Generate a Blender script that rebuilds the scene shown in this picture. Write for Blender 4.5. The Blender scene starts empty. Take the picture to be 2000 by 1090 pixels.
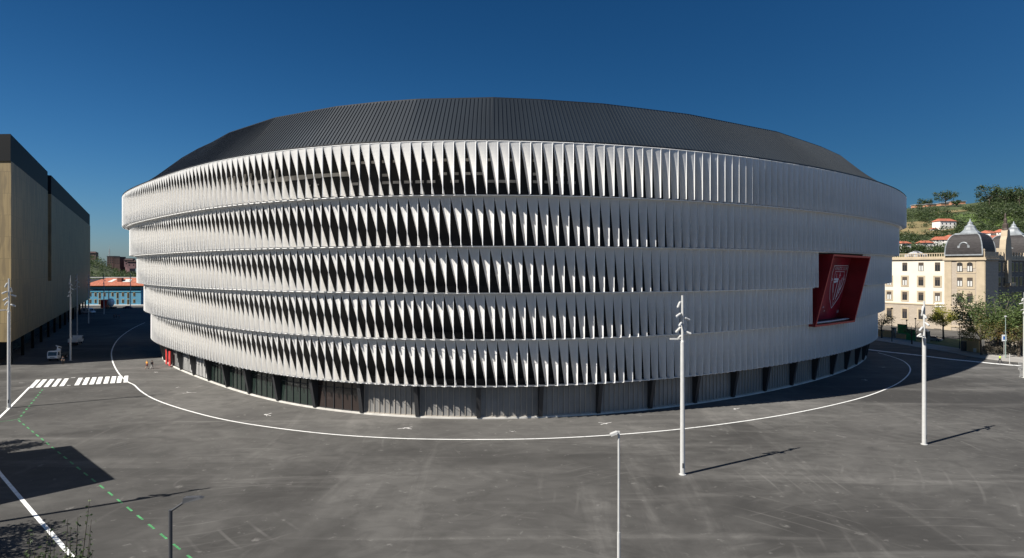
import bpy, bmesh, math, random
from math import sin, cos, pi, radians, hypot, atan2, sqrt
from mathutils import Vector, Matrix

# ------------------------------------------------------------------ camera, sky, sun, exposure
scn = bpy.context.scene
COL = scn.collection
CAM_H = 20.7; FPX = 1200.0; HX, HY = 1000.0, 526.0          # pixel scale of the 2000 px wide photograph
cam = bpy.data.cameras.new("camera"); camo = bpy.data.objects.new("camera", cam); COL.objects.link(camo)
camo.location = (0, 0, CAM_H); camo.rotation_euler = (radians(90), 0, 0)
cam.sensor_width = 36; cam.lens = FPX / 2000 * 36; cam.shift_y = (HY - 545) / 2000
cam.clip_start = 0.5; cam.clip_end = 9000
scn.camera = camo

SUN_AZ, SUN_EL = radians(60), radians(44)                    # shadows run towards this azimuth (from +Y to +X)
wd = bpy.data.worlds.new("World"); scn.world = wd; wd.use_nodes = True
nt = wd.node_tree; bg = nt.nodes["Background"]
sky = nt.nodes.new("ShaderNodeTexSky"); sky.sky_type = 'NISHITA'; sky.sun_disc = False
sky.sun_elevation = SUN_EL; sky.sun_rotation = -(SUN_AZ + pi)
sky.air_density = 1.0; sky.dust_density = 0.5; sky.ozone_density = 10.0; sky.altitude = 0
# polarised, saturated afternoon sky: each channel of the sky light gets its own contrast
spx_ = nt.nodes.new("ShaderNodeSeparateColor"); cpx_ = nt.nodes.new("ShaderNodeCombineColor")
nt.links.new(sky.outputs[0], spx_.inputs[0])
for ch, (gain, gam) in enumerate(((27.0, 1.72), (14.0, 1.26), (13.2, 1.2))):
    m1 = nt.nodes.new("ShaderNodeMath"); m1.operation = 'MULTIPLY'; m1.inputs[1].default_value = 0.055
    m2 = nt.nodes.new("ShaderNodeMath"); m2.operation = 'POWER'; m2.inputs[1].default_value = gam
    m3 = nt.nodes.new("ShaderNodeMath"); m3.operation = 'MULTIPLY'; m3.inputs[1].default_value = gain
    nt.links.new(spx_.outputs[ch], m1.inputs[0]); nt.links.new(m1.outputs[0], m2.inputs[0]); nt.links.new(m2.outputs[0], m3.inputs[0]); nt.links.new(m3.outputs[0], cpx_.inputs[ch])
nt.links.new(cpx_.outputs[0], bg.inputs[0]); bg.inputs[1].default_value = 0.060
sl = bpy.data.lights.new("sun", 'SUN'); sl.energy = 5.0; sl.angle = radians(0.5); sl.color = (1, 0.95, 0.87)
so = bpy.data.objects.new("sun", sl); COL.objects.link(so)
so.rotation_euler = Vector((sin(SUN_AZ)*cos(SUN_EL), cos(SUN_AZ)*cos(SUN_EL), -sin(SUN_EL))).to_track_quat('-Z', 'Y').to_euler()
so.location = (-200, -100, 200)
scn.view_settings.view_transform = 'Standard'; scn.view_settings.look = 'None'
scn.view_settings.exposure = 0.76; scn.view_settings.gamma = 1.0
RND = random.Random(7)

# ------------------------------------------------------------------ helpers
def G(px, py, z=0.0):                                        # photo pixel -> point on the plane at height z
    d = (CAM_H - z) * FPX / (py - HY)
    return Vector(((px - HX) / FPX * d, d, z))
def P(px, py, d):                                            # photo pixel at a known distance
    return Vector(((px - HX) / FPX * d, d, CAM_H + (HY - py) / FPX * d))
def ppx(x, y): return HX + x / y * FPX

class MB:
    def __init__(s): s.v = []; s.f = []; s.m = []
    def poly(s, pts, m=0):
        b = len(s.v); s.v += [tuple(p) for p in pts]; s.f.append(tuple(range(b, b + len(pts)))); s.m.append(m)
    def box(s, c, size, rz=0.0, m=0, mat=None):
        hx, hy, hz = size[0]/2, size[1]/2, size[2]/2; b = len(s.v); cr, sr = cos(rz), sin(rz)
        for z in (-hz, hz):
            for x, y in ((-hx, -hy), (hx, -hy), (hx, hy), (-hx, hy)):
                if mat is not None:
                    q = mat @ Vector((x, y, z)); s.v.append((c[0]+q.x, c[1]+q.y, c[2]+q.z))
                else: s.v.append((c[0]+x*cr-y*sr, c[1]+x*sr+y*cr, c[2]+z))
        for f in ((3,2,1,0),(4,5,6,7),(0,1,5,4),(1,2,6,5),(2,3,7,6),(3,0,4,7)):
            s.f.append(tuple(b+i for i in f)); s.m.append(m)
    def prism(s, pts, z0, z1, m=0):                          # closed polygon (ccw) extruded upward
        n = len(pts); b = len(s.v)
        s.v += [(p[0], p[1], z0) for p in pts] + [(p[0], p[1], z1) for p in pts]
        s.f.append(tuple(b+i for i in reversed(range(n)))); s.m.append(m)
        s.f.append(tuple(b+n+i for i in range(n))); s.m.append(m)
        for i in range(n):
            j = (i+1) % n; s.f.append((b+i, b+j, b+n+j, b+n+i)); s.m.append(m)
    def tube(s, pts, rad, n=8, m=0, caps=True):
        pts = [Vector(p) for p in pts]
        if not isinstance(rad, (list, tuple)): rad = [rad]*len(pts)
        b = len(s.v)
        for i, p in enumerate(pts):
            t = (pts[min(i+1, len(pts)-1)] - pts[max(i-1, 0)])
            t = t.normalized() if t.length > 1e-9 else Vector((0,0,1))
            a = Vector((0,0,1)) if abs(t.z) < .9 else Vector((1,0,0))
            u = t.cross(a).normalized(); w = t.cross(u)
            for k in range(n):
                an = 2*pi*k/n; q = p + (u*cos(an) + w*sin(an))*rad[i]; s.v.append(tuple(q))
        for i in range(len(pts)-1):
            for k in range(n):
                k2 = (k+1) % n
                s.f.append((b+i*n+k, b+i*n+k2, b+(i+1)*n+k2, b+(i+1)*n+k)); s.m.append(m)
        if caps:
            s.f.append(tuple(b+k for k in range(n))); s.m.append(m)
            e = b+(len(pts)-1)*n; s.f.append(tuple(e+k for k in reversed(range(n)))); s.m.append(m)
    def lathe(s, prof, n=16, c=(0,0,0), m=0, a0=0.0):        # prof: (r, z)
        b = len(s.v)
        for r, z in prof:
            for k in range(n):
                an = a0+2*pi*k/n; s.v.append((c[0]+r*cos(an), c[1]+r*sin(an), c[2]+z))
        for i in range(len(prof)-1):
            for k in range(n):
                k2 = (k+1) % n; s.f.append((b+i*n+k, b+i*n+k2, b+(i+1)*n+k2, b+(i+1)*n+k)); s.m.append(m)
        s.f.append(tuple(b+(len(prof)-1)*n+k for k in range(n))); s.m.append(m)
        s.f.append(tuple(b+k for k in reversed(range(n)))); s.m.append(m)
    def leaves(s, c, r, count, size, rng, m=(0,), flat=1.0):
        for _ in range(count):
            d = Vector((rng.gauss(0,1), rng.gauss(0,1), rng.gauss(0,1))).normalized()
            q = rng.random() ** 0.45
            p = Vector(c) + Vector((d.x*r[0], d.y*r[1], d.z*r[2]*flat))*q
            a = Vector((rng.gauss(0,1), rng.gauss(0,1), rng.gauss(0,.6))).normalized()
            e = a.cross(Vector((rng.gauss(0,1), rng.gauss(0,1), rng.gauss(0,1)))).normalized()
            l = size*rng.uniform(.6, 1.3); w = l*.55
            s.poly((p-a*l*.5, p+e*w*.5, p+a*l*.5, p-e*w*.5), rng.choice(m))
    def build(s, name, mats, parent=None, smooth=False):
        me = bpy.data.meshes.new(name); me.from_pydata(s.v, [], s.f)
        if not isinstance(mats, (list, tuple)): mats = [mats]
        for mt in mats: me.materials.append(mt)
        if len(mats) > 1: me.polygons.foreach_set('material_index', s.m)
        if smooth: me.polygons.foreach_set('use_smooth', [True]*len(s.f))
        me.update()
        o = bpy.data.objects.new(name, me); COL.objects.link(o)
        if parent is not None: o.parent = parent
        return o
def fix_normals(o):
    bm = bmesh.new(); bm.from_mesh(o.data); bmesh.ops.recalc_face_normals(bm, faces=bm.faces); bm.to_mesh(o.data); bm.free(); return o
def tag(o, label=None, cat=None, group=None, kind=None):
    if label: o['label'] = label
    if cat: o['category'] = cat
    if group: o['group'] = group
    if kind: o['kind'] = kind
    return o
def empty(name, loc, rz=0.0, label=None, cat=None, group=None):
    o = bpy.data.objects.new(name, None); COL.objects.link(o); o.location = loc; o.rotation_euler = (0, 0, rz)
    o.empty_display_size = .5
    return tag(o, label, cat, group)
def copy_tree(o, parent=None):
    c = o.copy(); COL.objects.link(c); c.parent = parent
    for ch in [x for x in bpy.data.objects if x.parent == o]: copy_tree(ch, c)
    return c

# ------------------------------------------------------------------ materials
def mat(name, col, rough=.7, var=.0, scale=1.0, metal=0.0, spec=.5, bump=0.0, stretch=(1,1,1), col2=None, detail=4, coord='Object', w=(.35,.65)):
    m = bpy.data.materials.new(name); m.use_nodes = True; n = m.node_tree.nodes; l = m.node_tree.links
    b = n["Principled BSDF"]; b.inputs['Roughness'].default_value = rough; b.inputs['Metallic'].default_value = metal
    b.inputs['Specular IOR Level'].default_value = spec
    c = (*col, 1); b.inputs['Base Color'].default_value = c
    if var > 0 or col2:
        tc = n.new('ShaderNodeTexCoord'); mp = n.new('ShaderNodeMapping'); mp.inputs['Scale'].default_value = stretch
        l.new(tc.outputs[coord], mp.inputs[0])
        ns = n.new('ShaderNodeTexNoise'); ns.inputs['Scale'].default_value = scale; ns.inputs['Detail'].default_value = detail
        l.new(mp.outputs[0], ns.inputs['Vector'])
        cr = n.new('ShaderNodeValToRGB'); cr.color_ramp.elements[0].position = w[0]; cr.color_ramp.elements[1].position = w[1]
        a = col2 if col2 else tuple(x*(1-var) for x in col); bb = col if col2 else tuple(min(1, x*(1+var)) for x in col)
        cr.color_ramp.elements[0].color = (*a, 1); cr.color_ramp.elements[1].color = (*bb, 1)
        l.new(ns.outputs['Fac'], cr.inputs[0]); l.new(cr.outputs[0], b.inputs['Base Color'])
        if bump > 0:
            bp = n.new('ShaderNodeBump'); bp.inputs['Strength'].default_value = bump; bp.inputs['Distance'].default_value = .05
            l.new(ns.outputs['Fac'], bp.inputs['Height']); l.new(bp.outputs[0], b.inputs['Normal'])
    return m

def asphalt(name, dark, light, dust):
    m = bpy.data.materials.new(name); m.use_nodes = True; n = m.node_tree.nodes; l = m.node_tree.links
    b = n["Principled BSDF"]; b.inputs['Roughness'].default_value = .85; b.inputs['Specular IOR Level'].default_value = .3
    tc = n.new('ShaderNodeTexCoord')
    def noise(scale, detail, st=(1,1,1), rot=0.0, dist=0.0):
        mp = n.new('ShaderNodeMapping'); mp.inputs['Scale'].default_value = st; mp.inputs['Rotation'].default_value = (0,0,rot)
        l.new(tc.outputs['Object'], mp.inputs[0]); t = n.new('ShaderNodeTexNoise')
        t.inputs['Scale'].default_value = scale; t.inputs['Detail'].default_value = detail; t.inputs['Distortion'].default_value = dist
        t.inputs['Roughness'].default_value = .62
        l.new(mp.outputs[0], t.inputs['Vector']); return t.outputs['Fac']
    def ramp(src, p0, p1):
        r = n.new('ShaderNodeMapRange'); r.inputs['From Min'].default_value = p0; r.inputs['From Max'].default_value = p1
        r.clamp = True; l.new(src, r.inputs['Value']); return r.outputs[0]
    def mix(a, bcol, fac):
        x = n.new('ShaderNodeMix'); x.data_type = 'RGBA'
        for s, v in ((x.inputs[6], a), (x.inputs[7], bcol)):
            if isinstance(v, tuple): s.default_value = (*v, 1)
            else: l.new(v, s)
        l.new(fac, x.inputs[0]); return x.outputs[2]
    def mul(a, k):
        x = n.new('ShaderNodeMath'); x.operation = 'MULTIPLY'; l.new(a, x.inputs[0])
        if isinstance(k, float): x.inputs[1].default_value = k
        else: l.new(k, x.inputs[1])
        return x.outputs[0]
    big = ramp(noise(.035, 5, dist=.6), .38, .62)
    col = mix(dark, light, big)
    strk = ramp(noise(.16, 6, (.12, 1.2, 1), radians(16), .8), .52, .72)          # long traffic streaks
    col = mix(col, dust, mul(strk, .45))
    strk2 = ramp(noise(.14, 6, (1.3, .16, 1), radians(-38), 1.1), .56, .74)
    col = mix(col, dust, mul(strk2, .35))
    med = ramp(noise(.28, 6, (1, 1.6, 1), .3, 1.2), .40, .66)
    col = mix(col, tuple(x*.62 for x in dark), mul(med, .42))
    spots = ramp(noise(.9, 3, dist=.3), .64, .74)
    col = mix(col, dust, mul(spots, .5))
    # tyre arcs: thin rings about a few turning centres
    for (cx, cy, per) in ((-14, 14, 1.9), (10, 78, 2.3), (34, 22, 1.7), (-30, 60, 2.1)):
        vs = n.new('ShaderNodeVectorMath'); vs.operation = 'DISTANCE'; l.new(tc.outputs['Object'], vs.inputs[0]); vs.inputs[1].default_value = (cx, cy, 0)
        s1 = n.new('ShaderNodeMath'); s1.operation = 'MULTIPLY'; s1.inputs[1].default_value = 2*pi/per; l.new(vs.outputs['Value'], s1.inputs[0])
        s2 = n.new('ShaderNodeMath'); s2.operation = 'SINE'; l.new(s1.outputs[0], s2.inputs[0])
        arc = ramp(s2.outputs[0], .90, .995)
        gate = ramp(noise(.07 + cx*.0006, 3), .56, .68)
        col = mix(col, dust, mul(mul(arc, gate), .26))
    fine = ramp(noise(7.0, 2), .2, .8)
    col = mix(col, (0.02, 0.02, 0.021), mul(fine, .14))
    l.new(col, b.inputs['Base Color'])
    bp = n.new('ShaderNodeBump'); bp.inputs['Strength'].default_value = .25; bp.inputs['Distance'].default_value = .02
    l.new(noise(9.0, 3), bp.inputs['Height']); l.new(bp.outputs[0], b.inputs['Normal'])
    return m

M = {}
M['asphalt'] = asphalt('asphalt', (.048,.046,.043), (.110,.106,.099), (.215,.206,.193))
M['apron'] = asphalt('apron_asphalt', (.076,.073,.069), (.130,.125,.117), (.245,.234,.217))
M['paint'] = mat('white_road_paint', (.80,.80,.78), .7, col2=(.60,.60,.58), scale=1.6, w=(.3,.5))
M['worn_paint'] = mat('worn_white_paint', (.62,.61,.59), .8, col2=(.25,.24,.23), scale=.9, w=(.35,.55))
M['green_paint'] = mat('green_road_paint', (.06,.26,.095), .7, var=.3, scale=2)
M['panel'] = mat('white_facade_panel', (.92,.912,.895), .38, var=.06, scale=.9, spec=.4, stretch=(1,1,.16), w=(.3,.6))
def translucent(m, col, fac):
    n = m.node_tree.nodes; l = m.node_tree.links; b = n["Principled BSDF"]; o = n["Material Output"]
    t = n.new('ShaderNodeBsdfTranslucent'); t.inputs[0].default_value = (*col, 1); x = n.new('ShaderNodeMixShader'); x.inputs[0].default_value = fac
    l.new(b.outputs[0], x.inputs[1]); l.new(t.outputs[0], x.inputs[2]); l.new(x.outputs[0], o.inputs[0])
    src = b.inputs['Base Color'].links
    return m
translucent(M['panel'], (.96,.93,.88), .40)
M['white_metal'] = mat('white_metal', (.80,.80,.79), .4)
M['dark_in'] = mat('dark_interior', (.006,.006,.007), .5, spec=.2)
M['dark_glass'] = mat('dark_glass', (.012,.014,.017), .08, spec=.6)
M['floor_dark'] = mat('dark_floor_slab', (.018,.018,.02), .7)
M['conc_lit'] = mat('concourse_concrete', (.34,.32,.29), .8, var=.3, scale=.4)
M['roof'] = mat('black_metal_roof', (.013,.019,.027), .5, var=.2, scale=.06, spec=.35, metal=.0, stretch=(1,1,.4))
M['roof_trim'] = mat('black_roof_trim', (.015,.016,.018), .5)
M['base_panel'] = mat('grey_base_cladding', (.20,.197,.19), .45, var=.15, scale=.3)
M['white_cladding'] = mat('white_base_cladding', (.72,.71,.69), .5, var=.08, scale=.4)  # paler copy of the base cladding, sunlight put into its colour
M['base_glass'] = mat('green_glazing', (.018,.028,.024), .06, spec=.8)
M['brown_glass'] = mat('brown_glazing', (.03,.022,.02), .1, spec=.6)
M['col_dark'] = mat('anthracite_steel', (.028,.029,.032), .5)
M['mullion'] = mat('beige_mullion', (.34,.31,.27), .55)
M['plinth'] = mat('pale_concrete', (.55,.53,.49), .85, var=.12, scale=.6)
M['red'] = mat('crimson_panel', (.31,.016,.034), .35, var=.25, scale=.25, spec=.4)
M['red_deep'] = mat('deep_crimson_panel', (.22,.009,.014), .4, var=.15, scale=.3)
M['red_rim'] = mat('red_frame', (.55,.05,.045), .4)
M['crest'] = mat('white_crest_paint', (.75,.72,.73), .5)
M['galv'] = mat('grey_painted_steel', (.47,.47,.46), .42, var=.05, scale=3)
M['dark_pole'] = mat('dark_grey_steel', (.055,.057,.062), .45)
M['lens'] = mat('lamp_lens', (.55,.58,.6), .15)

# ------------------------------------------------------------------ stadium plan (closed polar curve about its centre)
CX, CY = 6.0, 178.0
FC = [97.164,-0.217,0.411,0.079,5.455,-0.224,-0.153,3.602,0.189,-0.566,-0.116,0.1,0.889,-0.101,-0.082]
def rad(t):
    r = FC[0] + sum(FC[2*k-1]*cos(k*t) + FC[2*k]*sin(k*t) for k in range(1, 8)); d = math.degrees(atan2(sin(t), cos(t)))
    w = min(1, max(0, (d+26)/40)); w = w*w*(3-2*w)*min(1, max(0, (150-d)/60))
    return r*(1-.12*w)
NB = 3600
BASE = []
for i in range(NB):
    t = -pi/2 + 2*pi*i/NB; r = rad(t); BASE.append((CX + r*cos(t), CY + r*sin(t)))      # starts nearest the camera, runs to +X
BN = []
for i in range(NB):
    a = BASE[i-1]; b = BASE[(i+1) % NB]; dx, dy = b[0]-a[0], b[1]-a[1]; L = hypot(dx, dy); BN.append((-dy/L, dx/L))  # inward
class Ring:                                                  # the plan offset inward, walked by arc length
    def __init__(s, off):
        s.p = [(BASE[i][0]+BN[i][0]*off, BASE[i][1]+BN[i][1]*off) for i in range(NB)]
        s.cum = [0.0]
        for i in range(NB): a = s.p[i]; b = s.p[(i+1) % NB]; s.cum.append(s.cum[-1] + hypot(b[0]-a[0], b[1]-a[1]))
        s.L = s.cum[-1]
    def at(s, q):
        q %= s.L; lo, hi = 0, NB
        while hi - lo > 1:
            mid = (lo+hi)//2
            if s.cum[mid] <= q: lo = mid
            else: hi = mid
        f = (q - s.cum[lo])/(s.cum[lo+1]-s.cum[lo]); a = s.p[lo]; b = s.p[(lo+1) % NB]
        nx, ny = BN[lo]; n2 = BN[(lo+1) % NB]; nx += (n2[0]-nx)*f; ny += (n2[1]-ny)*f
        return (a[0]+(b[0]-a[0])*f, a[1]+(b[1]-a[1])*f), (nx, ny)
    def near_px(s, px):                                      # arc length of the visible point that shows at a photo column
        best = None
        for i in range(-NB*2//5, NB*2//5):
            x, y = s.p[i % NB]; n = BN[i % NB]
            if n[0]*x + n[1]*y < 0: continue                  # faces away
            e = abs(ppx(x, y) - px)
            if best is None or e < best[0]: best = (e, s.cum[i % NB])
        return best[1]
stadium = empty('stadium', (CX, CY, 0), 0, 'huge oval stadium wrapped in five tiers of twisted white panels under a black roof', 'stadium')
SOFF = Vector((CX, CY, 0))
def sb(mb, name, mats, parent=stadium, smooth=False):        # build a stadium part given in world coordinates
    mb.v = [(x-CX, y-CY, z) for x, y, z in mb.v]
    return mb.build(name, mats, parent, smooth)
WI = [i for i in range(NB) if BN[i][0]*BASE[i][0]+BN[i][1]*BASE[i][1] > 0 and 1632 < ppx(*BASE[i]) < 1734]
def annulus(mb, r0, r1, z0, z1, m=0, step=12, a=0, b=NB, gap=False):    # closed band between two offset rings
    if gap: a, b = max(WI), min(WI)+NB
    idx = list(range(a, b, step)) + [b]; B0 = len(mb.v)
    for i in idx:
        j = i % NB
        for rr, z in ((r0, z0), (r1, z0), (r1, z1), (r0, z1)): mb.v.append((rr.p[j][0], rr.p[j][1], z))
    for k in range(len(idx)-1):
        for q in range(4):
            q2 = (q+1) % 4; mb.f.append((B0+k*4+q, B0+(k+1)*4+q, B0+(k+1)*4+q2, B0+k*4+q2)); mb.m.append(m)

STEP = 1.4
TIERS = [(36.80, 30.15), (30.02, 23.70), (23.58, 17.60), (17.48, 11.30), (11.18, 4.80)]
PH = [972.5, 900.9, 891.6, 885.0, 888.7]                     # columns where a panel axis stands
PITCH = [1.385, 1.398, 1.412, 1.362, 1.400]
CUT = {2: (1605, 1688), 3: (1590.5, 1672)}                     # the red window interrupts tiers three and four

def panel_mesh(h, w, din, bulge):                            # one stretched membrane: tangential at the top, radial at the foot
    mb = MB(); nu, nv = (6, 14) if bulge else (3, 8)
    def pt(u, v):
        s = 1 - v; x = -w*u*s; y = din*u*v
        L = hypot(w*s, din*v); nx, ny = din*v/L, w*s/L        # unit normal of the blade in plan, pointing inward
        bl = bulge*sin(pi*u)**.8*sin(pi*min(1, v*1.02)**.8) if bulge else 0
        return (x - nx*bl, y - ny*bl, -h*v)
    for i in range(nu+1):
        for j in range(nv+1): mb.v.append(pt(i/nu, j/nv))
    for i in range(nu):
        for j in range(nv):
            k = i*(nv+1)+j; mb.f.append((k, k+1, k+nv+2, k+nv+1)); mb.m.append(0)
    R = .055                                                  # slim frame tubes round the membrane
    mb.tube([(0, 0, .0), (0, 0, -h)], R, 4, 1); mb.tube([(-w, 0, 0), (0, din, -h)], R*.8, 4, 1)
    mb.tube([(0, 0, -.03), (-w, 0, -.03)], R, 4, 1); mb.tube([(0, 0, -h+.02), (0, din, -h+.02)], R*.8, 4, 1)
    return mb

RINGS = [Ring(STEP*i) for i in range(5)]
stuff = MB()
for ti, (zt, zb) in enumerate(TIERS):
    R = RINGS[ti]; h = zt - zb - .05; q0 = R.near_px(PH[ti]); n = int(round(R.L/PITCH[ti])); pit = PITCH[ti]
    src = panel_mesh(h, pit*.935, 1.32, .10 if ti == 0 else 0)
    # the tier itself: edge bands, soffit and slab
    tier = MB()
    nxt = Ring(STEP*ti + .75); nxt2 = Ring(STEP*(ti+1) + .12)
    annulus(tier, nxt, nxt2, zb-.10, zb, 0, gap=ti == 2)
    top1 = Ring(STEP*ti + .02); top2 = Ring(STEP*ti + .13)
    annulus(tier, top1, top2, zt-.06, zt+.05, 0, gap=ti == 3)
    tr = sb(tier, 'facade_tier', M['white_metal'])
    rank = []
    for k in range(n):
        q = q0 + (k - n//2)*pit
        if k == n-1 and (n*pit - R.L) > .3: continue
        (x, y), (nx, ny) = R.at(q)
        px = ppx(x, y) if y > 1 else 9999; vis = nx*x + ny*y > 0
        if ti in CUT and vis and CUT[ti][0] < px < CUT[ti][1]: continue
        rank.append((hypot(x, y) if vis else 9999, k, x, y, nx, ny))
    rank.sort()
    me = None
    for j, (d, k, x, y, nx, ny) in enumerate(rank):
        if j < 20:                                           # the twenty nearest of each tier are single panels
            if me is None:
                o = src.build('facade_panel', [M['panel'], M['white_metal']], tr); me = o.data
            else:
                o = bpy.data.objects.new('facade_panel', me); COL.objects.link(o); o.parent = tr
            o.location = (x-CX, y-CY, zt); o.rotation_euler = (0, 0, atan2(-nx, ny) + RND.gauss(0, .018))
        else:
            b = len(stuff.v); ja = RND.gauss(0, .018); nx, ny = nx*cos(ja)-ny*sin(ja), nx*sin(ja)+ny*cos(ja); ux, uy = ny, -nx
            stuff.v += [(x + vx*ux + vy*nx, y + vx*uy + vy*ny, zt + vz) for vx, vy, vz in src.v]
            stuff.f += [tuple(i+b for i in f) for f in src.f]; stuff.m += src.m
    # thin tie rods that link each panel foot to its neighbour
    if ti in (3, 4):
        tie = MB()
        for (d, k, x, y, nx, ny) in rank:
            if d > 9000: continue
            ux, uy = ny, -nx
            tie.tube([(x+nx*.05, y+ny*.05, zb+.02), (x+ux*-pit+nx*1.25, y+uy*-pit+ny*1.25, zb+.05)], .03, 3, 0, False)
        tag(sb(tie, 'tie_rods', M['white_metal'], tr), kind='stuff')
st = sb(stuff, 'facade_panel', [M['panel'], M['white_metal']]); tag(st, kind='stuff')

# interior behind the panels: slabs, dark inner walls, lit scraps of the top concourse
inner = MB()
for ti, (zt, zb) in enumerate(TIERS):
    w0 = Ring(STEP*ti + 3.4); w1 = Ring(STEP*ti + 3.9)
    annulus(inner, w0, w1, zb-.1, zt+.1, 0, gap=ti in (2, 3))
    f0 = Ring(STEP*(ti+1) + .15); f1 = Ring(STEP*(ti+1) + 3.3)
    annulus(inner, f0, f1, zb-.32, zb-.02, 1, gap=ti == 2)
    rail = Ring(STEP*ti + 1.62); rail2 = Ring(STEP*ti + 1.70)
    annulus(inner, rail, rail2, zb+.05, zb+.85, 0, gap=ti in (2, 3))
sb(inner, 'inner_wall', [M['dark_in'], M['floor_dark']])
R3 = Ring(3.2); rng = random.Random(3); q = R3.near_px(330)
def fitting(c, size, rz): f_ = MB(); f_.box(c, size, rz); sb(f_, 'concourse_fitting', M['conc_lit'])
nfit = 0
while nfit < 98:
    (x, y), (nx, ny) = R3.at(q); rz = atan2(-nx, ny); px = ppx(x, y)
    if px > 1130: break
    if px > 690:
        for z in (33.2, 32.2, 35.0):
            if rng.random() < .45: fitting((x, y, z), (1.1, .1, .35), rz); nfit += 1
    else:
        fitting((x, y, 33.6), (1.5, .1, .45 + .3*rng.random()), rz); nfit += 1
        if rng.random() < .35: fitting((x, y, 34.4), (.5, .12, 1.3), rz); nfit += 1
        if rng.random() < .4: fitting((x, y, 32.2 + rng.random()*.5), (.4+.5*rng.random(), .12, .2), rz); nfit += 1
    q += 1.55

# ---- roof: steep black standing-seam skirt that rises in flat facets behind the top tier
R0 = RINGS[0]; RL = Ring(.25); ZR = TIERS[0][0] + .10
KEY = [(262,2.0),(276,3.9),(290,5.1),(320,5.55),(344,5.7),(378,6.3),(470,6.65),(602,6.75),(700,6.8),(790,6.85),(965,6.9),(1073,6.8),(1215,6.75),(1399,6.65),(1582,6.5),(1668,5.9),(1706,5.4),(1726,3.6),(1745,2.0)]
KQ = [(RL.near_px(p), h) for p, h in KEY]
KQ = [((q if q < RL.L/2 else q - RL.L), h) for q, h in KQ]
def tpoint(q, h):
    (x, y), (nx, ny) = RL.at(q); return Vector((x+nx*5.6, y+ny*5.6, ZR+h))
SEAM = RL.L/round(RL.L/.58)
q_a, q_b = KQ[0][0], KQ[-1][0]; rest = RL.L - (q_b - q_a)
for k in range(1, 60): KQ.append((q_b + rest*k/60, 1.2))
KQ.append((q_a + RL.L, 2.0))
TP = [tpoint(q, h) for q, h in KQ]
roof = MB(); trim = MB()
qs = [q_a + SEAM*i for i in range(int(round(RL.L/SEAM))+1)]
def roof_pt(q):
    for i in range(len(KQ)-1):
        if KQ[i][0] <= q <= KQ[i+1][0]+1e-6:
            f = (q-KQ[i][0])/(KQ[i+1][0]-KQ[i][0]); return TP[i].lerp(TP[i+1], f)
    return TP[-1].copy()
prev = None
for q in qs:
    (x, y), (nx, ny) = RL.at(q); lo = Vector((x, y, ZR)); hi = roof_pt(q); t = Vector((ny, -nx, 0))
    sl_ = (hi-lo).normalized(); out = t.cross(sl_).normalized()
    if out.z < 0: out = -out
    row = [lo - t*.045, lo - t*.045 + out*.10, lo + t*.045 + out*.10, lo + t*.045]
    row2 = [hi - t*.045, hi - t*.045 + out*.10, hi + t*.045 + out*.10, hi + t*.045]
    if prev: roof.poly((prev[0], row[0], row2[0], prev[1]))
    for k in range(3): roof.poly((row[k], row[k+1], row2[k+1], row2[k]))
    roof.poly((row[0], row[1], row[2], row[3])); roof.poly((row2[0], row2[1], row2[2], row2[3]))
    back = hi + Vector((nx, ny, 0))*30 + Vector((0, 0, -3.5))
    if prev:
        trim.poly((prev[2], hi + Vector((0,0,.14)), hi - Vector((0,0,.22)), prev[2] - Vector((0,0,.36))))
        roof.poly((prev[2], hi + Vector((0,0,.14)), back, prev[3]))
    prev = (row[3], row2[3], hi + Vector((0,0,.14)), back)
sb(roof, 'roof', M['roof'])
rimr = Ring(-.02); rimi = Ring(.6)
annulus(trim, rimr, rimi, TIERS[0][0]+.07, TIERS[0][0]+.24, 0)
cov = Ring(34)                                               # low roof deck over the rest of the bowl
annulus(trim, Ring(.6), cov, TIERS[0][0]-.3, TIERS[0][0]-.1, 0)
sb(trim, 'roof_trim', M['roof_trim'])

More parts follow.
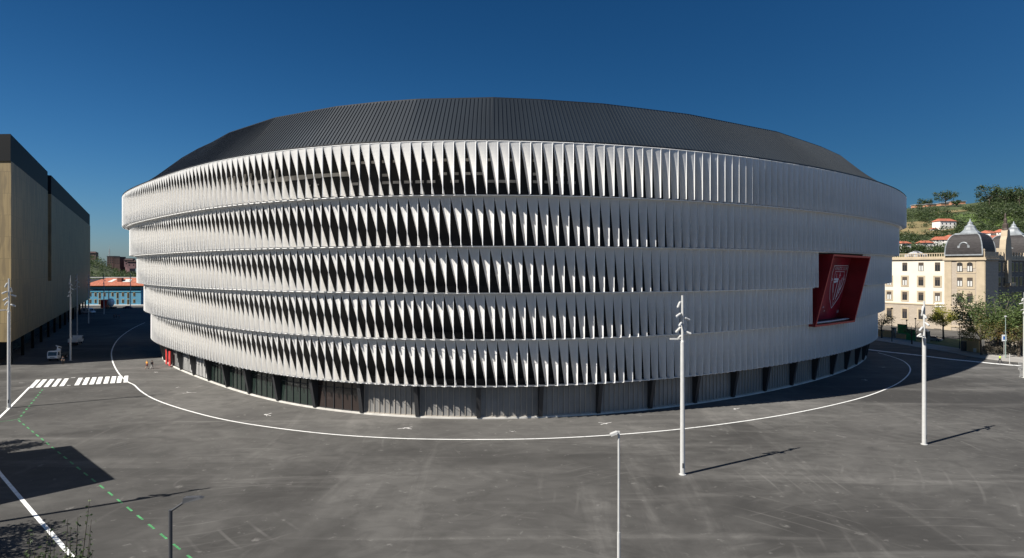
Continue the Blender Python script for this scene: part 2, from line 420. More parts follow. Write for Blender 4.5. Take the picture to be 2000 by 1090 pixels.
# ---- base storey: bays of cladding or glass between tapered dark fins
BOFF = STEP*4 + 2.6; RB = Ring(BOFF); BAY = 8.55; ZB = 4.72
qb0 = RB.near_px(935)
nb = int(RB.L/BAY)
pl = MB(); annulus(pl, Ring(BOFF-.35), Ring(BOFF+.3), 0.0, .22, 0); sb(pl, 'plinth', M['plinth'])
so_ = MB(); annulus(so_, Ring(STEP*4+1.5), Ring(BOFF+.5), ZB, ZB+.1, 0); sb(so_, 'soffit', M['col_dark'])
for k in range(-18, 22):
    q = qb0 + k*BAY
    (x, y), (nx, ny) = RB.at(q)
    if not (nx*x + ny*y > -25): continue
    rz = atan2(-nx, ny); px = ppx(x, y)
    fin = MB(); t = .55                                      # tapered fin, wide at the top and narrow at the foot
    pr = [(-1.35, ZB), (.25, ZB), (.25, .2), (-.45, .2)]
    for sgn in (-1, 1):
        pts = [(x + sgn*t/2*ny + d*nx, y - sgn*t/2*nx + d*ny, z) for d, z in pr]
        fin.poly(pts if sgn > 0 else pts[::-1])
    for i in range(4):
        a = pr[i]; b = pr[(i+1) % 4]
        fin.poly([(x + s*t/2*ny + d*nx, y - s*t/2*nx + d*ny, z) for s, (d, z) in ((-1, a), (1, a), (1, b), (-1, b))])
    sb(fin, 'column', M['col_dark'])
    # bay to the right of this fin
    (xm, ym), _ = RB.at(q + BAY/2); pm = ppx(xm, ym)
    kind = 'white_cladding' if pm < 405 else 'base_glass' if 405 < pm < 580 else ('brown_glass' if 580 <= pm < 690 else 'base_panel')  # leftmost bays take the cladding coloured as if sunlit
    bay = MB(); mul = MB(); ns = 10
    for i in range(ns):
        a, na = RB.at(q + .28 + (BAY-.56)*i/ns); b, nb_ = RB.at(q + .28 + (BAY-.56)*(i+1)/ns)
        for (z0, z1) in ((.2, ZB),):
            bay.poly([(a[0], a[1], z0), (b[0], b[1], z0), (b[0], b[1], z1), (a[0], a[1], z1)])
        step = 1 if kind in ('base_panel', 'white_cladding') else 2
        if i % step == 0:
            mul.box((a[0]-na[0]*.05, a[1]-na[1]*.05, (.2+ZB)/2), (.09, .14, ZB-.2), atan2(-na[0], na[1]))
    for z in ((.3, ZB-.25) if kind == 'base_panel' else (.3, 3.4)):
        for i in range(ns):
            a, na = RB.at(q + .28 + (BAY-.56)*(i+.5)/ns)
            mul.box((a[0]-na[0]*.04, a[1]-na[1]*.04, z), ((BAY-.56)/ns+.02, .10, .10), atan2(-na[0], na[1]))
    o = sb(bay, 'wall_cladding' if kind in ('base_panel', 'white_cladding') else 'glazing', M[kind])
    sb(mul, 'mullions', M['mullion' if kind == 'base_panel' else 'col_dark'], o)
for px in (333.5, 339.5):
    q = RB.near_px(px); (x, y), (nx, ny) = RB.at(q)
    dr = MB(); dr.box((x-nx*.8, y-ny*.8, 1.75), (1.5, .16, 3.1), atan2(-nx, ny)); dr.box((x-nx*.9, y-ny*.9, 1.5), (.08, .12, .5), atan2(-nx, ny))
    sb(dr, 'door', M['red_rim'])

# ---- the red window with the crest
R2 = Ring(STEP*1.0)
(wx, wy), (wnx, wny) = R2.at(R2.near_px(1648)); WP = Vector((wx, wy, 0)); WN = Vector((wnx, wny, 0))
def on_plane(px, py, inset):                                 # photo point on the window plane, pushed inward by inset
    r = Vector(((px-HX)/FPX, 1, (HY-py)/FPX)); o = Vector((0, 0, CAM_H)); p0 = WP + WN*(inset+.45) + Vector((0, 0, 24.2))
    n2 = (WN*13 + Vector((0, 0, 2.7))).normalized()           # leans inward towards its foot like the tiers
    return o + r*((p0-o).dot(n2)/r.dot(n2))
rim_px = [(1628.5, 496.5), (1701, 501), (1669.5, 629), (1592, 639)]
RO = [on_plane(a, b, -.15) for a, b in rim_px]
def inset_poly(pts, k):
    c = sum(pts, Vector())/4; out = []
    for i in range(4):
        p = pts[i]; e1 = (pts[(i+1) % 4]-p).normalized(); e2 = (pts[i-1]-p).normalized(); s = abs(e1.cross(e2).length)
        out.append(p + (e1+e2)*(k/s))
    return out
RI = inset_poly(RO, .34)
win = MB()
for i in range(4):
    j = (i+1) % 4; win.poly((RO[i], RO[j], RI[j], RI[i]))
DEP = WN*3.3
wframe = sb(win, 'window_frame', M['red_rim'])
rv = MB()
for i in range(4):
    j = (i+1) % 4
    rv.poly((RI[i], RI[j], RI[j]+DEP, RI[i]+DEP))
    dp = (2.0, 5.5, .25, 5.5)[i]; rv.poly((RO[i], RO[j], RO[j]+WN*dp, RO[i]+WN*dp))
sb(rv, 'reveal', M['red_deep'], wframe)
bk = MB(); bk.poly([p + DEP for p in RI]); bko = sb(bk, 'back_panel', M['red'], wframe)
INS = 3.3 - .15 - .03
def zp(x, y): return on_plane(1590 + x/7.267, 490 + y/7.267, INS)
cr = MB()
def stroke(pts, w, closed=False):
    pp = [zp(*p) for p in pts]
    if closed: pp.append(pp[0])
    up = Vector((0, 0, 1)); side = WN.cross(up).normalized()
    for a, b in zip(pp[:-1], pp[1:]):
        d = (b-a).normalized(); n = d.cross(WN).normalized()*w/2
        a2, b2 = a - d*w*.3, b + d*w*.3
        cr.poly((a2-n, b2-n, b2+n, a2+n)); cr.poly((a2-n+WN*.02, b2-n+WN*.02, b2+n+WN*.02, a2+n+WN*.02))
stroke([(293,212),(487,212),(472,290),(440,425),(405,540),(345,665),(245,812),(222,680),(226,560),(242,430),(266,300)], .12, True)
stroke([(305,295),(435,295),(428,352),(402,470),(372,560),(312,660)], .09)
stroke([(305,295),(290,380),(268,480),(262,560),(268,690)], .09)
stroke([(430,340),(405,470),(360,555)], .20); stroke([(400,385),(378,470),(340,600)], .2)
stroke([(370,420),(345,520),(305,680)], .22); stroke([(330,450),(305,560),(275,690)], .2)
stroke([(278,470),(268,590)], .14)
stroke([(288,400),(345,400)], .42); stroke([(285,440),(335,425)], .45); stroke([(325,325),(320,390)], .14)
stroke([(372,310),(362,380)], .16); stroke([(360,345),(382,345)], .1)
stroke([(250,380),(268,405),(252,420)], .1); stroke([(418,375),(432,405),(412,420)], .1)
stroke([(312,640),(322,625)], .1); stroke([(258,690),(262,760),(300,690)], .06)
CRS = [cr]; cr = MB(); stroke([(125,810),(140,790)], .1); CRS.append(cr); cr = MB(); stroke([(140,860),(150,845)], .1)
CRS.append(cr)
for c_ in CRS: sb(c_, 'crest', M['crest'], bko)
def sign_text(txt, quad, name, parent):                      # lettering laid into a quad given in window-photo units
    cu = bpy.data.curves.new(name, 'FONT'); cu.body = txt; cu.resolution_u = 2
    to = bpy.data.objects.new(name, cu); COL.objects.link(to); dg = bpy.context.evaluated_depsgraph_get()
    me = bpy.data.meshes.new_from_object(to.evaluated_get(dg)); bpy.data.objects.remove(to)
    xs = [v.co.x for v in me.vertices]; ys = [v.co.y for v in me.vertices]
    x0, x1, y0, y1 = min(xs), max(xs), min(ys), max(ys)
    a, b, c, d = quad                                        # tl, tr, br, bl
    for v in me.vertices:
        u = (v.co.x-x0)/(x1-x0); w = (y1-v.co.y)/(y1-y0)
        X = (a[0]*(1-u)+b[0]*u)*(1-w) + (d[0]*(1-u)+c[0]*u)*w; Y = (a[1]*(1-u)+b[1]*u)*(1-w) + (d[1]*(1-u)+c[1]*u)*w
        v.co = zp(X, Y) - SOFF
    me.materials.clear(); me.materials.append(M['crest'])
    o = bpy.data.objects.new(name, me); COL.objects.link(o); o.parent = parent; return o
sign_text("ATHLETIC CLUB", [(303,232),(474,232),(466,275),(297,275)], 'lettering', bko)
sign_text("bbk", [(326,836),(378,836),(370,876),(318,876)], 'lettering', bko)

# ------------------------------------------------------------------ ground and markings
g = MB(); RG = 4000; g.poly([(-RG,-RG,0),(RG,-RG,0),(RG,RG,0),(-RG,RG,0)]); tag(g.build('ground', M['asphalt']), kind='structure')
LINE_OFF = BOFF - 12.0
def stripe(mb, pts, w, z, closed=False):
    n = len(pts)
    for i in range(n-1):
        a, b = Vector(pts[i]), Vector(pts[i+1]); d = (b-a); d.z = 0; d.normalize(); s = Vector((-d.y, d.x, 0))*w/2
        p0 = Vector(pts[i-1]) if i else a - d; p3 = Vector(pts[i+2]) if i+2 < n else b + d
        d0 = (b-p0); d0.z = 0; d0.normalize(); s0 = Vector((-d0.y, d0.x, 0))*w/2
        d1 = (p3-a); d1.z = 0; d1.normalize(); s1 = Vector((-d1.y, d1.x, 0))*w/2
        mb.poly([(p.x, p.y, z) for p in (a-s0, b-s1, b+s1, a+s0)])
line_px = [(283,630),(262,640),(243,652),(228,666),(219,683),(218,697),(223,714),(234,732),(249,745.5),(262,752),(275,764),(300,779),(340,794),(400,811),(450,822),(500,830.5),(570,840),(650,848.5),(730,854),(820,857.5),(940,858.5),(1050,857),(1150,852.5),(1250,845.5),(1340,837),(1440,824.5),(1530,810.5),(1600,797),(1660,783),(1700,771.5),(1735,758),(1758,746),(1773,733),(1778,722),(1774,713),(1762,704),(1740,696),(1715,689)]
LP = [G(a, b) for a, b in line_px]
def smooth_path(pts, n=4):
    out = []
    for i in range(len(pts)-1):
        p0 = pts[max(i-1,0)]; p1 = pts[i]; p2 = pts[i+1]; p3 = pts[min(i+2,len(pts)-1)]
        for k in range(n):
            t = k/n
            out.append(.5*((2*p1)+(p2-p0)*t+(2*p0-5*p1+4*p2-p3)*t*t+(3*p1-p0-3*p2+p3)*t*t*t))
    return out + [pts[-1]]
LPs = smooth_path(LP)
ap = MB()                                                    # paler paved apron between the white line and the stadium
for i in range(len(LPs)-1):
    a, b = LPs[i], LPs[i+1]; c = Vector((CX, CY, 0))
    ap.poly([(p.x, p.y, .004) for p in (a, b, b.lerp(c, .35), a.lerp(c, .35))])
tag(ap.build('pavement', M['apron']), kind='structure')
ln = MB(); stripe(ln, LPs, .25, .012); tag(ln.build('road_line', M['paint']), kind='structure')
zb_ = MB()                                                   # zebra crossing
zx = [55.5,69.5,85,100.5,115.5,145,160,174,187,201.5,215,227.5,241]
VPX = 278
for i, x in enumerate(zx):
    for lo in (0,):
        yb = 758 - (x-55.5)*.0575; yt = 742 - (x-55.5)*.042; f = (yb-yt)/(yb-HY)
        xt = x + (VPX-x)*f; wpx = 9.0 if i < 12 else 8
        yb2 = yb - wpx*.0575; yt2 = yt - wpx*.042; x2 = x + wpx; xt2 = x2 + (VPX-x2)*f
        zb_.poly([Vector((*G(a, b).xy, .014)) for a, b in ((x, yb), (x2, yb2), (xt2, yt2), (xt, yt))])
tag(zb_.build('crosswalk', M['paint']), kind='structure')
l2 = MB(); stripe(l2, [G(a,b) for a,b in ((-6,820),(16,799),(58,756))], .32, .012)
stripe(l2, [G(a,b) for a,b in ((-20,898),(0,925),(70,1008),(134,1080),(150,1098))], .32, .012)
for a, b, c, d in ((139,738,147,737.5),(131,753,138,752.7)): stripe(l2, [G(a,b), G(c,d)], .3, .012)
tag(l2.build('road_line', M['paint']), kind='structure')
gl = MB()
def dashed(mb, a, b, on, off, w, z):
    d = (b-a); L = d.length; d.normalize(); t = 0
    while t < L: stripe(mb, [a+d*t, a+d*min(t+on, L)], w, z); t += on+off
dashed(gl, G(83,761), G(36,819), 1.1, 1.3, .22, .012)
dashed(gl, G(36,821), G(400,1112), 1.35, 1.35, .17, .012)
stripe(gl, [G(-5,824.5), G(36,819)], .12, .012)
tag(gl.build('road_line', M['green_paint']), kind='structure')
ww = MB(); wl = smooth_path([G(a,b) for a,b in ((1686,681.5),(1730,687),(1790,693.5),(1850,701),(1900,706),(1950,711),(1992,714.5))], 14)
jr = random.Random(5); stripe(ww, [p + Vector((0, jr.uniform(-.16,.16), 0)) for p in wl], 1.35, .012)
tag(ww.build('road_line', M['paint']), kind='structure')
pm_ = MB(); jr = random.Random(9)
for (px, py, s) in ((370,767,1),(305,727,.8),(520,810,1.1),(792,836,1),(1182,827,1),(1437,799,1),(1724,717.5,.8),(1691,742.5,.8),(165,742,.5),(40,748,.6),(1000,843,.5),(620,792,.5),(345,757,.5)):
    c = G(px, py); 
    pts = []
    for k in range(9):
        a = 2*pi*k/9; r = s*jr.uniform(.1, .36)*(1 + .9*abs(cos(a))); pts.append((c.x+r*cos(a), c.y+r*.8*sin(a), .012))
    pm_.poly(pts)
    for k in range(3): a = jr.uniform(0, 6.3); stripe(pm_, [c, c+Vector((cos(a)*1.1*s, sin(a)*.9*s, 0))], .13*s, .0135)
tag(pm_.build('paint_mark', M['worn_paint']), kind='structure')
pt_ = MB()                                                   # paler patch beside the south-east of the apron, a seam of newer tar
stripe(pt_, [G(1395,790), G(1500,838)], 2.2, .008); stripe(pt_, [G(590,846), G(760,838), G(1100,826)], .25, .008)
tag(pt_.build('asphalt_patch', M['apron']), kind='structure')

# ------------------------------------------------------------------ floodlight masts and street lamps
def mast(h):
    r = empty('light_mast', (0, 0, 0))
    b = MB(); b.tube([(0,0,0), (0,0,h*.74)], [.24, .205], 14); b.tube([(0,0,h*.74), (0,0,h*.75)], [.205, .13], 14); b.lathe([(.36,0),(.36,.06),(.28,.08)], 14)
    b.build('pole', M['galv'], r)
    t = MB(); t.tube([(0,0,h*.745), (0,0,h)], [.13, .115], 12); t.build('mast_top', M['galv'], r)
    spots = [(.965,-1,.35,-.9),(.93,1,.3,-1.2),(.90,-1,.9,-.45),(.875,1,.95,-.4),(.85,-1,.7,-.4),(.82,-1,.6,-.7),(.80,1,.95,-.4),(.775,-1,.5,-.5)]
    for i, (f, sx, out, dz) in enumerate(spots):
        z = h*f; a = [.1, .9, -.5, .3, -.9, .5, -.2, 1.1][i]
        d = Vector((sx*out*cos(a), out*sin(a), dz)).normalized(); root = Vector((sx*.22*cos(a), .22*sin(a), z))
        s = MB(); s.tube([Vector((0,0,z)), root], .05, 6); s.tube([root, root + d*.12, root + d*.62, root + d*.66], [.08, .125, .125, .105], 10)
        so2 = s.build('spotlight', M['galv'], r)
        ls = MB(); ls.tube([root + d*.655, root + d*.675], .10, 10); ls.build('lens', M['lens'], so2)
    hc = MB(); hc.box((0,-.232,1.0), (.16,.03,.5)); hc.build('access_hatch', M['dark_pole'], r)
    a = MB(); a.tube([(0,0,h*.755), (-.45,.0,h*.757)], .045, 6); a.box((-.85, 0, h*.757), (.8, .34, .13)); a.build('lantern_arm', M['galv'], r)
    return r
MH = 18.6
m0 = mast(MH)
masts = [
 (1333,927,577,'tall pale grey spotlight mast in front of the stadium, right of centre', 0),
 (1805,868,588,'tall pale grey mast with spotlights on the asphalt left of the domed cream building', .7),
 (2001,738,571,'pale grey spotlight mast at the right edge beside the crowd barriers', 1.7),
 (17.5,797,544,'grey spotlight mast nearest the front corner of the tan clad block, by the zebra crossing', .4),
 (137.6,704,538,'spotlight mast in the shaded street beside the white flatbed truck', 2.1),
 (150.6,655,535,'thin dark spotlight mast behind the flatbed truck in the shaded street', 1.1),
 (173,631.5,536,'dark spotlight mast in front of the parked white van in the street', 3.0),
 (203,613.5,535,'dark spotlight mast standing at the shadow edge before the blue building', 2.6),
 (255,601.5,535,'pale spotlight mast beside the dark blue car at the blue building', .9),
]
for i, (px, py, ty, lab, rz) in enumerate(masts):
    o = m0 if i == 0 else copy_tree(m0)
    p = G(px, py); o.location = p; o.rotation_euler.z = rz
    h = CAM_H + (HY-ty)/FPX*p.y; o.scale = (1, 1, h/MH) if i < 4 else (.85, .85, h/MH)
    tag(o, lab, 'light mast', 'spotlight masts around the stadium')
tipg = G(410, 953); o = copy_tree(m0); hh = 18.6; Ls = hh/math.tan(SUN_EL)
o.location = (tipg.x - Ls*sin(SUN_AZ), tipg.y - Ls*cos(SUN_AZ), 0); o.scale = (1,1,1); o.rotation_euler.z = .2
tag(o, 'spotlight mast whose long thin shadow crosses the dashed green line', 'light mast', 'spotlight masts around the stadium')

def lamp_light(loc, h):
    r = empty('street_lamp', loc, 0, 'slim pale grey street lamp with one small white head in the foreground', 'street lamp')
    b = MB(); b.tube([(0,0,0),(0,0,8.3)], .075, 10); b.tube([(0,0,8.3),(0,0,h)], [.055,.05], 10); b.build('pole', M['galv'], r)
    hd = MB(); hd.tube([(0,0,h-.05),(-.11,0,h+.02)], .035, 6)
    rot = Matrix.Rotation(radians(-22), 3, 'Y'); hd.box((-.24,-.02,h-.04), (.34,.25,.11), mat=rot); hd.box((-.03,0,h-.01), (.15,.14,.15)); o = hd.build('lamp_head', M['galv'], r)
    l = MB(); l.box((-.24,-.02,h-.10), (.25,.18,.02), mat=rot); l.build('lens', M['lens'], o)
lamp_light(Vector(((1208.5-1000)/1200*29.0, 29.0, 0)), 20.7-(845-526)/1200*29.0)
def lamp_dark(loc, h):
    r = empty('street_lamp', loc, 0, 'dark grey street lamp with an angled arm and flat head at the bottom left', 'street lamp')
    b = MB(); b.tube([(0,0,0),(0,0,3)], .10, 10); b.tube([(0,0,3),(0,0,h)], .075, 10); b.build('pole', M['dark_pole'], r)
    a = MB(); a.tube([(0,0,h-.06),(.62,0,h+.36)], .045, 8); a.build('arm', M['dark_pole'], r)
    rot = Matrix.Rotation(radians(-18), 3, 'Z')
    hd = MB()
    b0 = [(.55,-.16,h+.30),(.55,.16,h+.30),(1.35,.12,h+.50),(1.35,-.12,h+.50)]; t0 = [(.58,-.13,h+.52),(.58,.13,h+.52),(1.2,.10,h+.55),(1.2,-.10,h+.55)]
    hd.poly(b0); hd.poly(t0[::-1])
    for i in range(4): j = (i+1) % 4; hd.poly((b0[j], b0[i], t0[i], t0[j]))
    hd.build('lamp_head', M['dark_pole'], r)
lamp_dark(Vector(((333-1000)/1200*25.0, 25.0, 0)), 20.7-(996-526)/1200*25.0)

# ------------------------------------------------------------------ left block and the off-frame block that shades the asphalt
def clad_mat(name, c1, c2, c3):
    m = bpy.data.materials.new(name); m.use_nodes = True; n = m.node_tree.nodes; l = m.node_tree.links
    b = n["Principled BSDF"]; b.inputs['Roughness'].default_value = .55
    tc = n.new('ShaderNodeTexCoord'); sp = n.new('ShaderNodeSeparateXYZ'); l.new(tc.outputs['Object'], sp.inputs[0])
    cb = n.new('ShaderNodeCombineXYZ'); ad = n.new('ShaderNodeMath'); ad.operation = 'ADD'; l.new(sp.outputs[0], ad.inputs[0]); l.new(sp.outputs[1], ad.inputs[1])
    l.new(ad.outputs[0], cb.inputs[0]); l.new(sp.outputs[2], cb.inputs[1])
    br = n.new('ShaderNodeTexBrick'); br.offset = .37; br.inputs['Scale'].default_value = 1; br.inputs['Brick Width'].default_value = 1.25
    br.inputs['Row Height'].default_value = 4.6; br.inputs['Mortar Size'].default_value = .03; br.inputs['Mortar Smooth'].default_value = .1
    br.inputs['Color1'].default_value = (*c1, 1); br.inputs['Color2'].default_value = (*c2, 1); br.inputs['Mortar'].default_value = (*[x*.45 for x in c1], 1)
    l.new(cb.outputs[0], br.inputs['Vector'])
    mp = n.new('ShaderNodeMapping'); mp.inputs['Scale'].default_value = (.55, .11, 1); l.new(cb.outputs[0], mp.inputs[0])
    ns = n.new('ShaderNodeTexNoise'); ns.inputs['Scale'].default_value = 1; ns.inputs['Detail'].default_value = 3; l.new(mp.outputs[0], ns.inputs['Vector'])
    rp = n.new('ShaderNodeMapRange'); rp.inputs['From Min'].default_value = .5; rp.inputs['From Max'].default_value = .58; l.new(ns.outputs['Fac'], rp.inputs['Value'])
    mx = n.new('ShaderNodeMix'); mx.data_type = 'RGBA'; l.new(rp.outputs[0], mx.inputs[0]); l.new(br.outputs['Color'], mx.inputs[6]); mx.inputs[7].default_value = (*c3, 1)
    l.new(mx.outputs[2], b.inputs['Base Color']); return m
M['tan_clad'] = clad_mat('tan_cladding', (.19,.14,.066), (.235,.175,.084), (.148,.11,.055))
M['cap'] = mat('black_cap_cladding', (.005,.006,.007), .6, var=.1, scale=.2, spec=.15)
C0 = Vector((-106, 130, 0)); wdir = Vector((-.5145, .8575, 0)); rzL = atan2(wdir.y, wdir.x)
lb = empty('office_block', C0, rzL, 'long tan panelled block with a black top storey along the left side of the street', 'building')
fd = Matrix.Rotation(-rzL, 3, 'Z') @ Vector((-1, .06, 0))    # direction of the sunlit front, in the block's frame
def quadprism(s0, s1, z0, z1, dep=45.0, skew=True, ins=0.0):
    mb = MB(); a = Vector((s0, ins, 0)); b = Vector((s1, ins, 0)); c = Vector((s1, dep, 0))
    d = a + fd*(dep/abs(fd.y)) if skew else Vector((s0, dep, 0))
    mb.prism([a, b, c, d], z0, z1); return mb
ZC, ZT, Z0 = 43.6, 49.3, 5.3
a = quadprism(0, 58.5, Z0, ZC); a.build('wall', M['tan_clad'], lb)
a = quadprism(66.5, 226, Z0, ZC, skew=False); a.build('wall', M['tan_clad'], lb)
a = quadprism(58.5, 66.5, Z0, 17.2, skew=False); a.build('wall', M['tan_clad'], lb)
a = quadprism(58.5, 66.5, 17.2, ZC+4, skew=False, ins=3.0); a.build('slot', M['cap'], lb)
a = quadprism(-.25, 58.5, ZC, ZT, ins=.05); a.build('top_storey', M['cap'], lb)
a = quadprism(66.5, 224, ZC, ZT, skew=False, ins=.05); a.build('top_storey', M['cap'], lb)
a = quadprism(4.0, 222, 0, Z0, ins=4.0); a.build('ground_storey', M['dark_in'], lb)
gz = MB(); 
for s in range(40): gz.box((22 + s*2.2, 3.95, 2.6), (2.05, .1, 4.4))
gz.build('glazing', mat('teal_shop_glass', (.03,.06,.062), .12), lb)
for s in range(14): cl = MB(); cl.box((6 + s*15.5, .9, Z0/2), (.6, .6, Z0)); cl.build('column', M['cap'], lb)
gp = MB(); gp.poly([(C0.x-60, C0.y-6, .004), (C0.x+.9, C0.y-.9, .004), (C0.x+wdir.x*228+1, C0.y+wdir.y*228, .004), (C0.x+wdir.x*228-60, C0.y+wdir.y*228, .004)])
# off-frame block left of the camera: only its shadow reaches the asphalt
P1 = G(139.6, 870.4); P2 = G(225.5, 936.2); hS = 15.0; off = Vector((sin(SUN_AZ), cos(SUN_AZ), 0))*(hS/math.tan(SUN_EL))
A1 = P1 - off; A2 = P2 - off; e = (A2-A1).normalized(); back = Vector((-e.y, e.x, 0)); back = back if back.x < 0 else -back
ob = empty('shadow_block', A2, 0, 'plain grey flat roofed block left of the street whose square shadow lies on the asphalt', 'building')
b = MB(); b.prism([p - A2 for p in (A2, A1, A1 + back*12, A2 + back*12)], 0, hS); fix_normals(b.build('wall', mat('grey_render', (.35,.34,.32), .8, var=.1, scale=.3), ob))
b = MB(); b.prism([p - A2 + e*.0 for p in (A2 - e*.4 + back*.4, A1 + e*.4 + back*.4, A1 + e*.4 + back*11.6, A2 - e*.4 + back*11.6)], hS, hS+.02); fix_normals(b.build('roof', M['cap'], ob))

# ------------------------------------------------------------------ trees
M['bark'] = mat('bark', (.085,.068,.052), .9, var=.3, scale=3)
def leafm(name, c): 
    return translucent(mat(name, c, .6, var=.45, scale=.45), tuple(min(1, x*1.5) for x in c), .35)
M['leaf_dark'] = leafm('dark_green_leaves', (.038,.062,.022)); M['leaf_mid'] = leafm('mid_green_leaves', (.065,.092,.028))
M['leaf_fresh'] = leafm('fresh_green_leaves', (.085,.125,.036)); M['leaf_yel'] = leafm('yellow_green_leaves', (.30,.28,.035)); M['leaf_olive'] = leafm('olive_leaves', (.15,.13,.04)); M['leaf_rust'] = leafm('rusty_leaves', (.17,.095,.035))
def tree(loc, h, cr, label, mats, n_leaf=2200, lsize=.34, trunk=.17, seed=1, base=.35, name='street_tree', flat=1.0, group=None, limbs=9):
    r = empty(name, loc, 0, label, 'tree', group); rng = random.Random(seed)
    tk = MB(); bx, by = rng.uniform(-.2,.2), rng.uniform(-.2,.2); hb = h*base
    tk.tube([(0,0,-.05),(bx*.5,by*.5,hb*.5),(bx,by,hb),(bx*1.3,by*1.3,h*.72)], [trunk*1.25, trunk, trunk*.85, trunk*.3], 8)
    tips = []
    for i in range(limbs):
        a = 2*pi*i/limbs + rng.uniform(-.4,.4); z0 = hb + (h*.3)*rng.random()*.7; L = cr*rng.uniform(.65, 1.0); up = rng.uniform(.25, 1.0)
        p0 = Vector((bx, by, z0)); p1 = p0 + Vector((cos(a)*L*.5, sin(a)*L*.5, L*up*.6)); p2 = p0 + Vector((cos(a)*L*.95, sin(a)*L*.95, min(h-z0-.3, L*up*1.25)))
        tk.tube([p0, p1, p2], [trunk*.5, trunk*.28, trunk*.1], 5); tips += [(p1, .7), (p2, 1.0)]
        for k in range(3):
            b = rng.uniform(-1,1); q = p1 + Vector((cos(a+b)*L*.45, sin(a+b)*L*.45, rng.uniform(.0,.6)*L))
            q.z = min(q.z, h-.2); tk.tube([p1, p1.lerp(q,.5)+Vector((0,0,.1)), q], [trunk*.2, trunk*.12, trunk*.05], 4); tips.append((q, .85))
    tips.append((Vector((bx, by, h*.85)), 1.1)); tips.append((Vector((bx*1.2, by, h*.7)), 1.1))
    tk.build('trunk', M['bark'], r)
    cw = MB(); per = max(1, n_leaf//len(tips))
    for p, s in tips:
        rr = cr*.36*s*rng.uniform(.7, 1.25); mm = [rng.randrange(len(mats))]*2 + list(range(len(mats)))
        cw.leaves(p, (rr, rr, rr*.8*flat), int(per*rng.uniform(.6,1.4)), lsize, rng, mm)
    cw.build('crown', [M[x] for x in mats], r)
    return r
GT = 'trees along the right hand street'
def tp(px, py): return G(px, py)
tree(tp(1722,661), 7.6, 4.1, 'small thin leaved tree beside the right edge of the stadium', ['leaf_olive','leaf_fresh','leaf_rust'], 1300, .34, .2, 11, .36, group=GT)
tree(tp(1781,673), 7.2, 3.6, 'almost bare young tree with spreading twigs in front of the cream building', ['leaf_rust','leaf_olive'], 190, .26, .16, 12, .3, group=GT, limbs=10)
tree(tp(1843,664), 11.4, 4.6, 'bright yellow green tree in front of the cream building beside the mast', ['leaf_yel','leaf_yel','leaf_mid'], 3600, .38, .24, 13, .26, group=GT, limbs=12)
tree(tp(1917,694), 10.6, 4.4, 'olive and rust coloured tree below the domed tower', ['leaf_olive','leaf_fresh','leaf_olive'], 3400, .36, .22, 14, .3, group=GT, limbs=12)
tree(tp(1989,698), 8.6, 4.0, 'reddish olive tree at the right edge behind the green lamp post', ['leaf_rust','leaf_olive','leaf_mid'], 2400, .36, .2, 15, .3, group=GT, limbs=10)
tree(Vector((P(1950,640,152).x, 152, 0)), 13.6, 8.2, 'big dark green spreading tree before the shaded side of the domed building', ['leaf_fresh','leaf_mid','leaf_fresh'], 9000, .5, .4, 16, .3, group=GT, limbs=16)
tree(Vector((P(1992,640,147).x, 147, 0)), 11.2, 5.5, 'dense mid green tree at the right edge beside the big dark tree', ['leaf_mid','leaf_fresh'], 4200, .45, .3, 17, .25, group=GT, limbs=12)
tree(tp(1955,682), 6.4, 2.6, 'small bushy green tree just right of the green lamp post', ['leaf_mid','leaf_yel','leaf_fresh'], 1500, .32, .14, 18, .25, group=GT)
sh = MB(); rng = random.Random(21)
for i in range(16):
    p = G(1922 + i*4.6, 690 + rng.uniform(-3,4)); sh.leaves((p.x, p.y, 1.0), (1.3,1.1,1.1), 150, .3, rng, (0,1))
    for k in range(7): a = rng.uniform(0,6.3); sh.tube([(p.x,p.y,0),(p.x+cos(a)*1.0,p.y+sin(a)*.7,rng.uniform(1.2,2.6))], [.03,.012], 4, 1)
tag(sh.build('hedge', [mat('dry_twigs', (.10,.085,.06), .9, var=.4, scale=2), mat('grey_twigs', (.15,.135,.11), .9, var=.3, scale=2)]), 'scruffy dry hedge of bare twigs along the pavement below the olive tree', 'hedge')
# foreground tree at the bottom left corner and its off-frame neighbour
TG = 'trees left of the foreground line'
r = empty('tree', Vector((-11.9, 16.0, 0)), 0, 'dark leafy tree top poking up at the bottom left corner', 'tree', TG)
rng = random.Random(41); tk = MB(); cw = MB()
tk.tube([(0,0,-.05),(.1,0,5),(-.1,.1,9.5),(0,0,12.9)], [.2,.16,.11,.05], 8)
for i in range(19):                                          # upright shoots, each set with small alternate leaves
    a = rng.uniform(0, 2*pi); q = rng.uniform(.15, 1.25); z0 = rng.uniform(9.6, 12.2)
    top = Vector((cos(a)*q*1.15, sin(a)*q*1.1, rng.uniform(12.9, 14.0) + (.45 if i in (3, 11) else 0)))
    p0 = Vector((cos(a)*.1, sin(a)*.1, z0)); pm = p0.lerp(top, .5) + Vector((cos(a)*.25, sin(a)*.25, -.1))
    tk.tube([p0, pm, top], [.035, .02, .006], 4)
    for k in range(34):
        t = rng.uniform(.2, 1.0); c = (p0.lerp(pm, t*2) if t < .5 else pm.lerp(top, t*2-1))
        cw.leaves(c + Vector((rng.gauss(0,.05), rng.gauss(0,.05), rng.gauss(0,.03))), (.06,.06,.05), 1, .10, rng, (0,0,1))
    cw.leaves(p0.lerp(top, .55), (.45,.45,.45), 70, .11, rng, (0,0,1))
tk.build('trunk', M['bark'], r); cw.build('crown', [M['leaf_dark'], M['leaf_mid']], r)
tree(Vector((-47, 41.5, 0)), 12.0, 4.4, 'broad dark tree left of the white foreground line whose soft shadow falls on the asphalt', ['leaf_dark','leaf_mid'], 5200, .4, .25, 32, .35, name='tree', limbs=14, group=TG)
